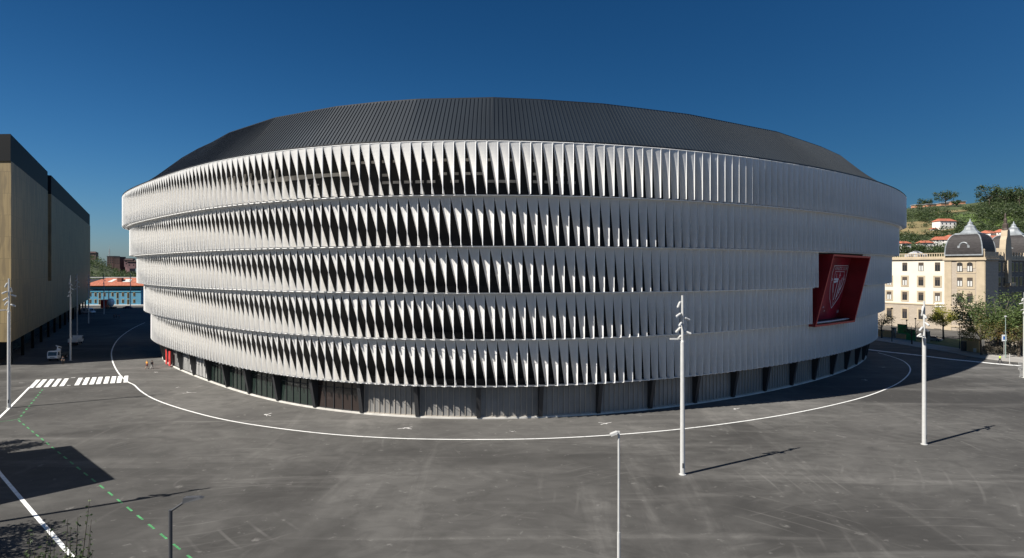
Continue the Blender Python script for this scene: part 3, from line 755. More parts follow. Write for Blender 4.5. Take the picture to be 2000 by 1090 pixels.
tree(Vector((-56, 51, 0)), 11.0, 3.2, 'slim green tree in front of the plain grey block left of the street', ['leaf_mid','leaf_dark'], 3600, .4, .22, 33, .35, name='tree', limbs=12, group=TG)
tree(Vector((-66.5, 67, 0)), 11.0, 3.4, 'round green tree behind the plain grey block left of the street', ['leaf_mid','leaf_dark'], 3600, .4, .22, 34, .35, name='tree', limbs=12, group=TG)

# ------------------------------------------------------------------ domed residence on the right
M['cream'] = mat('cream_render', (.62,.575,.49), .85, var=.05, scale=.25)
M['ochre'] = mat('ochre_stone', (.40,.33,.235), .85, var=.08, scale=.5)
def brickm(name, c1, c2, mo, sc):
    m = bpy.data.materials.new(name); m.use_nodes = True; n = m.node_tree.nodes; l = m.node_tree.links; b = n["Principled BSDF"]; b.inputs['Roughness'].default_value = .9
    tc = n.new('ShaderNodeTexCoord'); sp = n.new('ShaderNodeSeparateXYZ'); l.new(tc.outputs['Object'], sp.inputs[0]); cb = n.new('ShaderNodeCombineXYZ')
    ad = n.new('ShaderNodeMath'); l.new(sp.outputs[0], ad.inputs[0]); l.new(sp.outputs[1], ad.inputs[1]); l.new(ad.outputs[0], cb.inputs[0]); l.new(sp.outputs[2], cb.inputs[1])
    br = n.new('ShaderNodeTexBrick'); br.inputs['Scale'].default_value = sc; br.inputs['Color1'].default_value = (*c1,1); br.inputs['Color2'].default_value = (*c2,1); br.inputs['Mortar'].default_value = (*mo,1)
    br.inputs['Brick Width'].default_value = .9; br.inputs['Row Height'].default_value = .42; br.inputs['Mortar Size'].default_value = .03
    l.new(cb.outputs[0], br.inputs['Vector']); l.new(br.outputs['Color'], b.inputs['Base Color']); return m
M['greystone'] = brickm('grey_ashlar', (.34,.29,.235), (.385,.33,.27), (.29,.25,.20), 1.0)
M['slate'] = mat('dark_slate', (.032,.029,.030), .6, var=.25, spec=.25, scale=1.2, stretch=(1,1,4))
M['zinc'] = mat('pale_zinc', (.24,.26,.275), .45, var=.2, scale=.8)
M['frame_dark'] = mat('dark_window_frame', (.06,.045,.035), .6)
M['win'] = mat('window_glass', (.03,.032,.035), .1, spec=.6); M['curtain'] = mat('pale_curtain', (.5,.5,.48), .8)
SB = 1.2; P0 = Vector((128.5*SB, 167*SB, CAM_H*(1-SB))); U = Vector((-.55, .835, 0)); rzB = atan2(U.y, U.x)   # local +x runs along the front to the left, local -y is into the building? 
bd = empty('domed_residence', P0, rzB, 'cream and ochre four storey residence with dark slate domes on the right', 'building')
# local axes: x = U (along the front), y = left of U = outward front normal (-.768,-.64)
bd.scale = (SB, SB, SB)
def lbx(mb, x0, x1, y0, y1, z0, z1, m=0): mb.box(((x0+x1)/2, (y0+y1)/2, (z0+z1)/2), (x1-x0, y1-y0, z1-z0), 0, m)
TW = 9.6; DEPB = 75.0
w = MB(); lbx(w, TW, 48, -16, -.6, 10.5, 23.5); w.build('wall', M['cream'], bd)
w = MB(); lbx(w, TW, 48, -16, -.58, 0, 10.25); w.build('lower_wall', M['greystone'], bd)
w = MB(); lbx(w, TW, 48, -.6, -.40, 10.25, 10.6); lbx(w, TW, 48, -16, -.15, 23.5, 23.95); lbx(w, TW, 48, -16, -.3, 23.95, 24.15)
w.build('cornice', M['ochre'], bd)
w = MB(); lbx(w, TW, 48, -1.0, -.7, 24.15, 24.35); lbx(w, TW, 48, -1.0, -.7, 25.2, 25.4)
for i in range(60): lbx(w, TW+.3+i*.62, TW+.5+i*.62, -.95, -.75, 24.35, 25.2)
w.build('balustrade', M['ochre'], bd)
w = MB(); lbx(w, 0, TW, -9.2, 0, 0, 23.2); w.build('tower_wall', M['greystone'], bd)
w = MB()
for x0, x1 in ((0, 1.9), (7.9, TW)): lbx(w, x0-.02, x1, -.05, .14, 0, 23.2)
lbx(w, -.14, -.002, -.6, .0, 0, 23.2)
for xc in (5.5, 3.2):
    pass
for z0, z1, x0, x1 in ((21.0,22.9,2.1,6.6),(19.6,20.05,2.0,6.7),(15.2,19.3,2.2,6.5),(10.9,14.9,2.2,6.5),(5.6,9.7,2.2,6.5)): lbx(w, x0, x1, 0.002, .09, z0, z1)
lbx(w, 0, TW, 0, .18, 10.0, 10.35); lbx(w, -.1, TW, -.02, .16, 4.4, 4.8)
w.build('pilasters', M['ochre'], bd)
w = MB(); lbx(w, -.5, TW+.3, -9.4, .5, 23.2, 23.6); lbx(w, -.3, TW+.2, -9.3, .3, 23.6, 24.0); lbx(w, -.1, TW+.1, -.35, .12, 24.0, 25.5)
lbx(w, -.12, .25, -9.2, -.35, 24.0, 25.5)
for i in range(4):
    x = .4 + i*2.8; lbx(w, x-.45, x+.45, -.40, .2, 24.0, 25.9); w.tube([(x,-.40,25.9),(x,.2,25.9)], .44, 10)
w.build('cornice', M['ochre'], bd)
def window(x, z0, z1, ww, arched=False, y=0.0, curtain=False, side=False, surround=True):
    f = MB()
    if surround:
        lbx(f, x-ww/2-.42, x+ww/2+.42, y-.02, y+.10, z0-.4, z0-.001); lbx(f, x-ww/2-.42, x+ww/2+.42, y-.02, y+.10, z1+.001, z1+.45)
        lbx(f, x-ww/2-.42, x-ww/2, y-.02, y+.098, z0, z1); lbx(f, x+ww/2, x+ww/2+.42, y-.02, y+.098, z0, z1)
    fo = f.build('window', M['ochre'], bd)
    p = MB()
    if arched:
        n = 8; pts = [(x-ww/2, z0), (x+ww/2, z0)] + [(x+ww/2*cos(pi*i/n), z1-ww*.3+ww*.42*sin(pi*i/n)) for i in range(n+1)]
        p.poly([(a, y+.13, b) for a, b in pts]); 
    else: lbx(p, x-ww/2, x+ww/2, y-.05, y+.06, z0, z1)
    p.build('pane', M['win'], fo)
    q = MB(); yy = y+(.15 if arched else .075)
    lbx(q, x-.06, x+.06, yy-.01, yy+.03, z0, z1-.1); lbx(q, x-ww/2, x+ww/2, yy-.012, yy+.028, z0+(z1-z0)*.68, z0+(z1-z0)*.68+.10)
    lbx(q, x-ww/2, x-ww/2+.09, yy-.011, yy+.029, z0, z1-.1); lbx(q, x+ww/2-.09, x+ww/2, yy-.011, yy+.029, z0, z1-.1)
    lbx(q, x-ww/2, x+ww/2, yy-.011, yy+.02, z1-.75, z1-.02) if not arched else None
    q.build('frame', M['frame_dark'], fo)
    if curtain:
        c = MB(); lbx(c, x-ww/2+.12, x-.1, yy-.013, yy-.002, z0+.05, z0+(z1-z0)*.62); lbx(c, x+.1, x+ww/2-.12, yy-.013, yy-.002, z0+.05, z0+(z1-z0)*.62); c.build('curtain', M['curtain'], fo)
for x in (5.8, 3.4):
    for z0, z1, ar, cu in ((20.1,22.5,True,True),(15.95,18.4,False,True),(11.5,14.0,False,False),(6.4,8.9,False,True)): window(x, z0, z1, 1.3, ar, .09, cu, surround=False)
rng = random.Random(2)
for x in (11.6,15.9,20.3,24.7,29.1,33.5):
    for z0, z1 in ((20.2,22.7),(15.9,18.4),(11.5,13.9)): window(x, z0, z1, 1.35, False, -.6, rng.random() < .6, surround=z0 < 20)
    window(x, 6.0, 8.85, 1.35, False, -.58, False)
    d = MB(); lbx(d, x-.9, x+.9, -.6, -.5, 1.4, 3.6); d.build('shutter', M['frame_dark'], bd)
# long side right of the tower (local -y): grey stone, darkened to carry its shade
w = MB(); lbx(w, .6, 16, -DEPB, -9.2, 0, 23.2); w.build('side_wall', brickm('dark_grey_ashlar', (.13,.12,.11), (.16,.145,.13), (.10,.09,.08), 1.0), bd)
w = MB(); lbx(w, .2, 16, -DEPB, -9.3, 23.2, 23.7)
for i in range(26):
    yy = -10 - i*2.0
    if not -20 < yy < -14: lbx(w, .3, .6, yy-.3, yy+.3, 23.7, 25.6)
lbx(w, .35, .55, -DEPB, -9.3, 23.7, 24.6)
w.build('cornice', M['ochre'], bd)
for i in range(16):
    yy = -11.5 - i*3.2
    for z0, z1 in ((20.1,22.5),(15.9,18.4),(11.5,14),(6.4,8.9)):
        f = MB(); lbx(f, .45, .61, yy-.85, yy+.85, z0-.2, z1+.2); fo = f.build('window', M['ochre'], bd)
        p = MB(); lbx(p, .40, .47, yy-.6, yy+.6, z0, z1); p.build('pane', M['win'], fo)
gb = MB(); gpts = [(-14.7,23.2),(-19.2,23.2),(-19.2,26.5),(-18.7,29.2),(-18.1,30.2),(-17.9,31.8),(-17.0,32.2),(-16.1,31.8),(-15.9,30.2),(-15.2,29.2),(-14.7,26.5)]
for x_ in (.1, 1.6): gb.poly([(x_, y_, z_) for y_, z_ in (gpts if x_ > 1 else gpts[::-1])])
for i in range(len(gpts)): a = gpts[i]; b = gpts[(i+1) % len(gpts)]; gb.poly([(.1,*a),(1.6,*a),(1.6,*b),(.1,*b)])
lbx(gb, 1.6, 10, -17.7, -14.7, 23.2, 26.8)
lbx(gb, -1.0, .6, -18.9, -15.0, 16.0, 16.8); lbx(gb, -.2, .6, -18.3, -15.7, 16.8, 23.2)
gb.build('gable', M['ochre'], bd)
bt = MB(); bt.lathe([(.9,0),(.7,.6),(.75,1.6),(.4,2.0),(.45,3.0),(.25,3.4),(.25,4.4),(.05,5.0)], 8, (.9,-17.0,32.0)); bt.build('belfry', M['frame_dark'], bd)
def dome(cx, cy, zb, half, top, hgt, lantern=True):
    d = MB(); rb = MB(); n = 9; prof = []
    for i in range(n+1):
        t = i/n; prof.append((top + (half-top)*cos(t*pi/2*.96)**.8, zb + hgt*sin(t*pi/2*.96)/sin(pi/2*.96)))
    prof[0] = (half, zb)
    cs = ((1,1),(-1,1),(-1,-1),(1,-1))
    for i in range(n):
        (r0, z0), (r1, z1) = prof[i], prof[i+1]
        for k in range(4):
            a, b = cs[k], cs[(k+1) % 4]; d.poly([(cx+a[0]*r0, cy+a[1]*r0, z0), (cx+b[0]*r0, cy+b[1]*r0, z0), (cx+b[0]*r1, cy+b[1]*r1, z1), (cx+a[0]*r1, cy+a[1]*r1, z1)])
    for a in cs: rb.tube([(cx+a[0]*r, cy+a[1]*r, z) for r, z in prof], .16, 6)
    do = d.build('dome', M['slate'], bd); rb.build('ribs', M['zinc'], do)
    zt = prof[-1][1]; l = MB(); lbx(l, cx-top-.4, cx+top+.4, cy-top-.4, cy+top+.4, zt-.05, zt+.35)
    l.lathe([(top*1.2,0.35),(top*.95,.6),(top*.66,1.3),(top*.52,2.0),(top*.54,2.1),(top*.54,2.25),(top*.33,2.6),(top*.24,3.1),(top*.28,3.2),(top*.1,3.7),(.05,4.5)], 8, (cx,cy,zt), a0=pi/8)
    l.build('lantern', M['zinc'], do); l = MB(); lbx(l, cx-half-.1, cx+half+.1, cy+half-.1, cy+half+.15, zb-.1, zb+.25); l.build('ledge', M['zinc'], do)
    oc = MB(); ring = []
    yb = cy + half*.93
    for i in range(20): a = 2*pi*i/20; ring.append((cx+1.0*cos(a), yb, zb+2.6+.95*sin(a)))
    oc.tube(ring+[ring[0]], .2, 6); lbx(oc, cx-1.45, cx-.95, yb-.8, yb+.2, zb+1.5, zb+2.7); lbx(oc, cx+.95, cx+1.45, yb-.8, yb+.2, zb+1.5, zb+2.7); lbx(oc, cx-1.2, cx+1.2, yb-.8, yb+.15, zb+1.3, zb+1.7)
    oo = oc.build('oculus', M['zinc'], do); q = MB(); q.tube([(cx,yb-.6,zb+2.6),(cx,yb+.02,zb+2.6)], .85, 16); q.build('pane', M['win'], oo)
dome(4.8, -3.9, 24.6, 4.5, 2.35, 5.9)
dome(5.2, -37, 24.6, 5.2, 2.5, 6.6)
sg = MB(); lbx(sg, 9.6, 12.2, -.55, -.42, 9.9, 11.1); so3 = sg.build('name_board', M['white_metal'], bd)
sg = MB()
for z in (10.7, 10.25):
    for i in range(7): lbx(sg, 9.8+i*.33, 10.02+i*.33, -.42, -.41, z-.09, z+.09)
sg.build('lettering', M['frame_dark'], so3)

# ------------------------------------------------------------------ right hand street: pavement, walls, lamp, small things
M['sidewalk'] = mat('sidewalk_concrete', (.30,.285,.265), .9, var=.15, scale=.5)
sw = MB(); spx = [(1700,655,664),(1745,657,671),(1800,664,680),(1850,675,688),(1900,684,698),(1960,692,705),(2040,702,713)]
for (a, t1, b1), (b, t2, b2) in zip(spx[:-1], spx[1:]):
    q = [G(a,b1), G(b,b2), G(b,t2), G(a,t1)]
    sw.poly([(p.x,p.y,.13) for p in q]); sw.poly([(q[0].x,q[0].y,0),(q[1].x,q[1].y,0),(q[1].x,q[1].y,.13),(q[0].x,q[0].y,.13)])
tag(sw.build('sidewalk', M['sidewalk']), kind='structure')
gr = MB(); gq = [G(1785,668), G(1880,682), G(1905,668), G(1800,655)]; gr.poly([(p.x,p.y,.15) for p in gq])
tag(gr.build('lawn', mat('mown_grass', (.07,.11,.03), .9, var=.35, scale=.8)), kind='structure')
M['ochre_wall'] = mat('ochre_painted_wall', (.66,.47,.25), .85, var=.08, scale=.4); M['green_fence'] = mat('green_sheet_fence', (.02,.26,.075), .6, var=.15, scale=.6)
M['stone'] = mat('rough_stone', (.26,.23,.19), .9, var=.35, scale=1.5)
def wall_seg(name, a, b, h, m, label, cat, th=.35, z0=0.0, posts=None):
    d = b-a; L = d.length; rz = atan2(d.y, d.x); o = empty(name, a, rz, label, cat)
    mb = MB(); mb.box((L/2, 0, h/2+z0), (L, th, h)); mb.build('wall', m, o)
    mb = MB(); mb.box((L/2, 0, h+z0+.06), (L+.1, th+.12, .12)); mb.build('coping', M['stone'], o)
    if posts:
        for x in posts: mb = MB(); mb.box((x*L, 0, (h+1.0)/2), (1.0, 1.0, h+1.0)); mb.box((x*L, 0, h+1.1), (1.2, 1.2, .2)); mb.build('post', M['stone'], o)
    return o
wall_seg('boundary_wall', G(1690,655), G(1747,660.5), 2.0, M['ochre_wall'], 'low ochre boundary wall with a stone post behind the thin leaved tree', 'wall', posts=(.98,))
wall_seg('boundary_wall', G(1751,661), G(1770,663.5), 1.5, M['ochre_wall'], 'short ochre wall below the green fence panel', 'wall')
wall_seg('sheet_fence', G(1753,659), G(1772,661), 4.0, M['green_fence'], 'bright green sheet fence behind the short ochre wall', 'fence', .1)
wall_seg('sheet_fence', G(1770,664), G(1788,666.5), 3.2, M['green_fence'], 'green sheet fence behind the almost bare young tree', 'fence', .1)
wall_seg('stone_gate_post', G(1806,669), G(1814,670), 3.2, M['stone'], 'stone gate post between the bare tree and the yellow green tree', 'gate post', 1.0)
wall_seg('boundary_wall', G(1878,684), G(1914,690), 3.3, M['ochre_wall'], 'taller ochre wall left of the olive tree trunk', 'wall', .5)
wall_seg('boundary_wall', G(1925,676), G(2020,690), 2.2, M['stone'], 'grey stone wall behind the dry hedge', 'wall', .5)
wall_seg('stone_pillar', G(1880,686), G(1884.5,686.8), 2.5, M['dark_pole'], 'dark grey pillar in front of the taller ochre wall', 'pillar', .9)
def post_lamp(px, py, top, label, m, arm=True):
    p = G(px, py); h = CAM_H + (HY-top)/FPX*p.y; r = empty('street_lamp', p, 0, label, 'street lamp')
    b = MB(); b.tube([(0,0,0),(0,0,1.2),(0,0,h)], [.13,.1,.07], 10); b.build('pole', m, r)
    hd = MB(); hd.lathe([(.1,-.3),(.28,-.05),(.32,.0),(.2,.12),(.05,.16)], 10, (0,0,h)) ; hd.build('lamp_head', M['galv'] if arm else m, r); return r
M['green_post'] = mat('grey_green_post', (.22,.28,.26), .5)
post_lamp(1964,700,618,'tall grey green lamp post on the right hand pavement', M['green_post'])
post_lamp(1742,668,602,'thin dark lamp post beside the thin leaved tree', M['dark_pole'], False)
post_lamp(1874,682,632,'short dark lamp post left of the taller ochre wall', M['dark_pole'], False)
post_lamp(1771,664,625,'short dark lamp post by the green sheet fence', M['dark_pole'], False)
post_lamp(1788,666,622,'thin dark lamp post right of the green sheet fence', M['dark_pole'], False)
r = empty('traffic_sign', G(1964,699)+Vector((-.6,-.3,0)), 0, 'small blue and white sign on a post by the green lamp post', 'sign')
b = MB(); b.tube([(0,0,0),(0,0,5.2)], .05, 8); b.build('post', M['galv'], r); b = MB(); b.box((0,-.08,4.7), (1.1,.05,1.5)); b.build('sign_plate', mat('white_sign', (.7,.72,.75), .4), r)
b = MB(); b.box((0,-.115,4.7), (.6,.02,.8)); b.build('symbol', mat('blue_sign', (.03,.12,.4), .4), r)
r = empty('marker_post', G(1972,711), 0, 'thin white marker post beside the hi vis pedestrian', 'post')
b = MB(); b.tube([(0,0,0),(0,0,2.3)], .06, 8); b.build('post', M['galv'], r); b = MB(); b.lathe([(.25,0),(.25,.06),(.08,.1)], 10); b.build('base', M['stone'], r)
for i, (px, py, lab) in enumerate(((1997,722,'grey metal crowd barrier at the right edge, the upper one'), (2000,737,'grey metal crowd barrier at the right edge at the foot of the mast'))):
    p = G(px, py); r = empty('crowd_barrier', p, .3, lab, 'barrier', 'crowd barriers at the right edge')
    b = MB(); b.tube([(-1.1,0,.15),(-1.1,0,1.5),(1.1,0,1.5),(1.1,0,.15)], .03, 6); b.tube([(-1.1,0,.3),(1.1,0,.3)], .025, 6)
    for k in range(13): b.tube([(-1+k*.166,0,.3),(-1+k*.166,0,1.5)], .014, 4)
    b.build('rails', M['galv'], r); b = MB(); b.box((-.8,0,.07), (.06,.7,.05)); b.box((.8,0,.07), (.06,.7,.05)); b.build('feet', M['galv'], r)
r = empty('trash_bin', G(1905,688)+Vector((0,-.8,0)), 0, 'small white box standing at the foot of the taller ochre wall', 'box')
b = MB(); b.box((0,0,.55), (1.8,.6,.9)); b.box((0,0,1.03), (1.9,.7,.08)); b.build('body', M['white_metal'], r)
b = MB(); b.box((-.7,0,.05), (.15,.5,.1)); b.box((.7,0,.05), (.15,.5,.1)); b.build('feet', M['dark_pole'], r)

# ------------------------------------------------------------------ people
M['skin'] = mat('skin', (.42,.26,.18), .6)
def cloth(name, c): return mat(name, c, .85, var=.1, scale=6)
def person(loc, rz, label, shirt, trouser, hair, pack=None, stride=.25, shorts=False, bag=None):
    r = empty('person', loc, rz, label, 'person')
    def skin(name, verts, edges, radii, m, parent, root=0, sub=1):
        me = bpy.data.meshes.new(name); me.from_pydata(verts, edges, []); o = bpy.data.objects.new(name, me); COL.objects.link(o); o.parent = parent
        md = o.modifiers.new('skin', 'SKIN'); md.use_smooth_shade = True
        for i, rr in enumerate(radii): sv = me.skin_vertices[0].data[i]; sv.radius = (rr, rr); sv.use_root = (i == root)
        ss = o.modifiers.new('sub', 'SUBSURF'); ss.levels = sub; ss.render_levels = sub
        me.materials.append(m); return o
    s = stride; y = -1
    V = [(0,0,.95),(0,0,1.15),(0,0,1.36),(0,0,1.48),(0,-.01,1.56),(0,-.02,1.66),(0,-.01,1.74),            # pelvis..head top
         (-.10,0,.90),(-.11,-s*.45,.50),(-.11,-s*.9+.06,.08),(-.11,-s*.9-.12,.04),(.10,0,.90),(.11,s*.45-.05,.50),(.11,s*.9+.06,.08),(.11,s*.9-.10,.04),
         (-.19,0,1.42),(-.25,s*.35,1.15),(-.26,s*.35-.14,.92),(-.26,s*.35-.2,.83),(.19,0,1.42),(.25,-s*.35,1.15),(.26,-s*.35-.16,.93),(.26,-s*.35-.22,.84)]
    E = [(0,1),(1,2),(2,3),(3,4),(4,5),(5,6),(0,7),(7,8),(8,9),(9,10),(0,11),(11,12),(12,13),(13,14),(2,15),(15,16),(16,17),(17,18),(2,19),(19,20),(20,21),(21,22)]
    Rr = [.13,.125,.14,.06,.075,.1,.07,.095,.062,.045,.035,.095,.062,.045,.035,.06,.045,.035,.03,.06,.045,.035,.03]
    skin('body', V, E, Rr, M['skin'], r)
    skin('shirt', [V[i] for i in (0,1,2,15,16,19,20)], [(0,1),(1,2),(2,3),(3,4),(2,5),(5,6)], [.15,.145,.165,.085,.065,.085,.065], shirt, r)
    if shorts: skin('shorts', [V[0],V[7],tuple(Vector(V[7]).lerp(Vector(V[8]),.8)),V[11],tuple(Vector(V[11]).lerp(Vector(V[12]),.8))], [(0,1),(1,2),(0,3),(3,4)], [.15,.115,.095,.115,.095], trouser, r)
    else: skin('trousers', [V[i] for i in (0,7,8,9,11,12,13)], [(0,1),(1,2),(2,3),(0,4),(4,5),(5,6)], [.148,.115,.082,.07,.115,.082,.07], trouser, r)
    h = MB(); h.lathe([(.02,.0),(.105,.02),(.118,.09),(.09,.16),(.03,.19)], 10, (0,.02,1.60)); h.build('hair', hair, r, True)
    f = MB(); f.box((0,-.125,1.655), (.03,.04,.045)); f.box((-.04,-.108,1.68), (.025,.02,.015)); f.box((.04,-.108,1.68), (.025,.02,.015)); f.build('face', M['skin'], r)
    for sg_ in (-1, 1):
        sh_ = MB(); k = 9 if sg_ < 0 else 13; a = V[k]; sh_.box((a[0], a[1]-.07, .045), (.10,.27,.09)); sh_.build('shoe', M['dark_pole'], r)
    if pack:
        p = MB(); p.box((0,.20,1.22), (.30,.18,.44)); p.box((0,.31,1.14), (.22,.06,.2)); p.build('backpack', pack, r)
    return r
dk = cloth('dark_navy_cloth', (.025,.028,.04)); bk_ = cloth('black_cloth', (.015,.015,.017)); org = cloth('orange_cloth', (.75,.33,.05)); gry = cloth('pale_grey_cloth', (.42,.40,.38)); brn = cloth('brown_hair', (.05,.03,.02)); blo = cloth('fair_hair', (.45,.28,.1)); hv = cloth('hi_vis_cloth', (.45,.72,.06)); rd = cloth('maroon_cloth', (.16,.03,.03))
person(G(287,720.5), pi*.95, 'person in orange top and dark shorts walking beside the stadium', org, rd, blo, None, .3, True)
person(G(297,720.5), pi*1.02, 'person with dark backpack and pale trousers walking beside the stadium', dk, gry, brn, bk_, .3)
person(G(1953,709), pi*.5, 'person in a hi vis green top walking on the right hand road', hv, dk, brn, None, .42)
for i, (px, py, lab, c) in enumerate(((223,622,'person in black, left one of the group in the shaded street', bk_),(227.5,621,'person in navy standing between two others in the shaded street', dk),(232.5,622,'person in maroon top at the right of the group in the shaded street', rd))):
    person(G(px, py), i*.8, lab, c, bk_, brn, None, .12)
person(G(123,712), .4, 'person in dark clothes beside the small white crane truck', dk, bk_, brn, None, .1)

# ------------------------------------------------------------------ vehicles
M['carwhite'] = mat('white_car_paint', (.72,.72,.72), .25, spec=.6); M['carblue'] = mat('dark_blue_car_paint', (.03,.05,.11), .2, spec=.6); M['silver'] = mat('silver_car_paint', (.42,.43,.44), .28, metal=.3)
M['tyre'] = mat('black_rubber', (.02,.02,.02), .8); M['hub'] = mat('wheel_rim', (.4,.4,.41), .35, metal=.6); M['tail'] = mat('red_tail_lamp', (.4,.01,.01), .3); M['head'] = mat('headlamp_glass', (.75,.76,.76), .15)
def wheel(x, y, rr, w, parent):
    s = 1 if y > 0 else -1
    t = MB(); t.tube([(x, y-w/2, rr), (x, y+w/2, rr)], rr, 16); wo = t.build('wheel', M['tyre'], parent, False)
    h = MB(); h.tube([(x, y+s*(w/2), rr), (x, y+s*(w/2+.02), rr)], rr*.6, 12); h.build('rim', M['hub'], wo)
def car(loc, rz, label, paint, L=4.2, W=1.75, H=1.48, group=None):
    r = empty('car', loc, rz, label, 'car', group)
    prof = [(-L/2,.42),(-L/2+.02,.75),(-L/2+.25,.92),(-L*.30,.98),(-L*.16,H-.08),(-.1,H),(L*.17,H-.04),(L*.33,.98),(L/2-.3,.86),(L/2,.65),(L/2,.35),(L/2-.2,.25),(-L/2+.2,.25)]
    b = MB(); n = len(prof)
    def yw(z): return W/2*(1 if z < 1.0 else 1-.28*(z-1.0)/(H-1.0))
    for sgn in (-1, 1): b.poly([(x, sgn*yw(z), z) for x, z in (prof if sgn < 0 else prof[::-1])])
    for i in range(n):
        (x0, z0), (x1, z1) = prof[i], prof[(i+1) % n]; b.poly([(x0,-yw(z0),z0),(x0,yw(z0),z0),(x1,yw(z1),z1),(x1,-yw(z1),z1)])
    fix_normals(b.build('body', paint, r))
    g_ = MB()
    for sgn in (-1, 1):
        pts = [(-L*.265,1.0),(-L*.15,H-.13),(L*.16,H-.11),(L*.29,1.0)]; g_.poly([(x, sgn*(yw(z)+.012), z) for x, z in (pts if sgn < 0 else pts[::-1])])
    for (x0,z0,x1,z1) in ((-L*.295,1.0,-L*.165,H-.11),(L*.325,1.0,L*.18,H-.08)):
        s = .015 if x0 > 0 else -.015; g_.poly([(x0+s,-yw(z0)*.88,z0+.01),(x0+s,yw(z0)*.88,z0+.01),(x1+s,yw(z1)*.88,z1+.015),(x1+s,-yw(z1)*.88,z1+.015)])
    g_.build('windows', M['win'], r)
    for x in (-L*.31, L*.31):
        for s in (-1, 1): wheel(x, s*(W/2-.1), .32, .22, r)
    for s in (-1, 1):
        h = MB(); h.box((L/2-.08, s*(W/2-.28), .68), (.2,.36,.16)); h.build('headlight', M['head'], r); h = MB(); h.box((-L/2+.06, s*(W/2-.22), .8), (.16,.28,.2)); h.build('tail_light', M['tail'], r)
    return r
car(G(249.5,603), radians(8), 'dark blue car parked in the sun before the blue building', M['carblue'])
car(G(1812,667)+Vector((2,6,0)), radians(130), 'silver car parked behind the bare tree near the cream building', M['silver'], group='cars parked behind the lawn')
car(G(1838,671)+Vector((2,6,0)), radians(128), 'silver car parked behind the yellow green tree trunk', M['silver'], group='cars parked behind the lawn')
def truck(loc, rz, label, kind):
    r = empty('truck', loc, rz, label, 'truck')                # +x is forward
    c = MB(); prof = [(0,.55),(1.72,.55),(1.78,1.15),(1.55,2.1),(1.35,2.2),(0,2.2)]
    for s in (-1, 1): c.poly([(x+1.4, s*.98, z) for x, z in (prof if s < 0 else prof[::-1])])
    for i in range(6): (x0,z0),(x1,z1) = prof[i], prof[(i+1)%6]; c.poly([(x0+1.4,-.98,z0),(x0+1.4,.98,z0),(x1+1.4,.98,z1),(x1+1.4,-.98,z1)])
    co = fix_normals(c.build('cab', M['carwhite'], r))
    w = MB(); w.poly([(3.175,-.85,1.2),(3.175,.85,1.2),(2.975,.85,2.05),(2.975,-.85,2.05)])
    for s in (-1, 1): w.poly([(2.0,s*.99,1.25),(3.0,s*.99,1.25),(2.85,s*.99,2.0),(2.0,s*.99,2.0)])
    w.build('windscreen', mat('blue_grey_glass', (.05,.075,.09), .12), co)
    gq = MB(); gq.box((3.17,0,.86), (.06,.9,.12)); gq.box((3.16,0,.58), (.1,1.9,.10)); gq.build('grille', M['dark_pole'], co)
    for s in (-1, 1):
        h = MB(); h.box((3.16, s*.78, .9), (.08,.3,.2)); h.build('headlight', M['head'], co); m_ = MB(); m_.box((2.95, s*1.15, 1.55), (.08,.2,.4)); m_.box((2.95, s*1.05, 1.6), (.04,.2,.04)); m_.build('mirror', M['dark_pole'], co)
    f = MB(); f.box((-.4,0,.6), (5.4,.9,.2)); f.build('chassis', M['dark_pole'], r)
    for x in (-1.9, 2.2):
        for s in (-1, 1): wheel(x, s*.82, .42, .28, r)
    if kind == 'crane':
        b = MB(); b.box((-1.2,0,.98), (3.8,2.0,.12))
        for s in (-1, 1): b.box((-1.2, s*.98, 1.22), (3.8,.05,.4))
        b.box((-3.08,0,1.22), (.05,2.0,.4)); b.build('flatbed', M['dark_pole'], r)
        k = MB(); k.box((.75,0,1.6), (.6,.6,1.2)); k.tube([(.75,0,2.2),(.75,.15,3.0),(.3,-.4,3.2)], .11, 6); k.tube([(.3,-.4,3.2),(-.4,.4,2.7)], .09, 6); k.tube([(.75,.3,2.4),(.4,-.2,3.2)], .08, 6); k.box((.75,.45,2.3), (.4,.5,.5)); k.build('crane', M['carwhite'], r)
    else:
        b = MB(); b.box((-1.2,0,.95), (4.4,2.2,.12))
        for s in (-1, 1): b.box((-1.2, s*1.08, 1.4), (4.4,.06,.85))
        b.box((-3.37,0,1.4), (.06,2.2,.85)); b.box((.98,0,1.7), (.06,2.2,1.4)); b.build('flatbed', M['carwhite'], r)
        for s in (-1, 1): h = MB(); h.box((-3.4, s*.85, .8), (.06,.3,.16)); h.build('tail_light', M['tail'], r)
    return r
truck(G(103,706)+Vector((-1.2,3.4,0)), radians(-75), 'small white truck with a folded crane facing the crossing in the shaded street', 'crane')
truck(G(139,676)+Vector((-1.5,4,0)), radians(112), 'white flatbed truck seen from behind in the shaded street', 'flat')
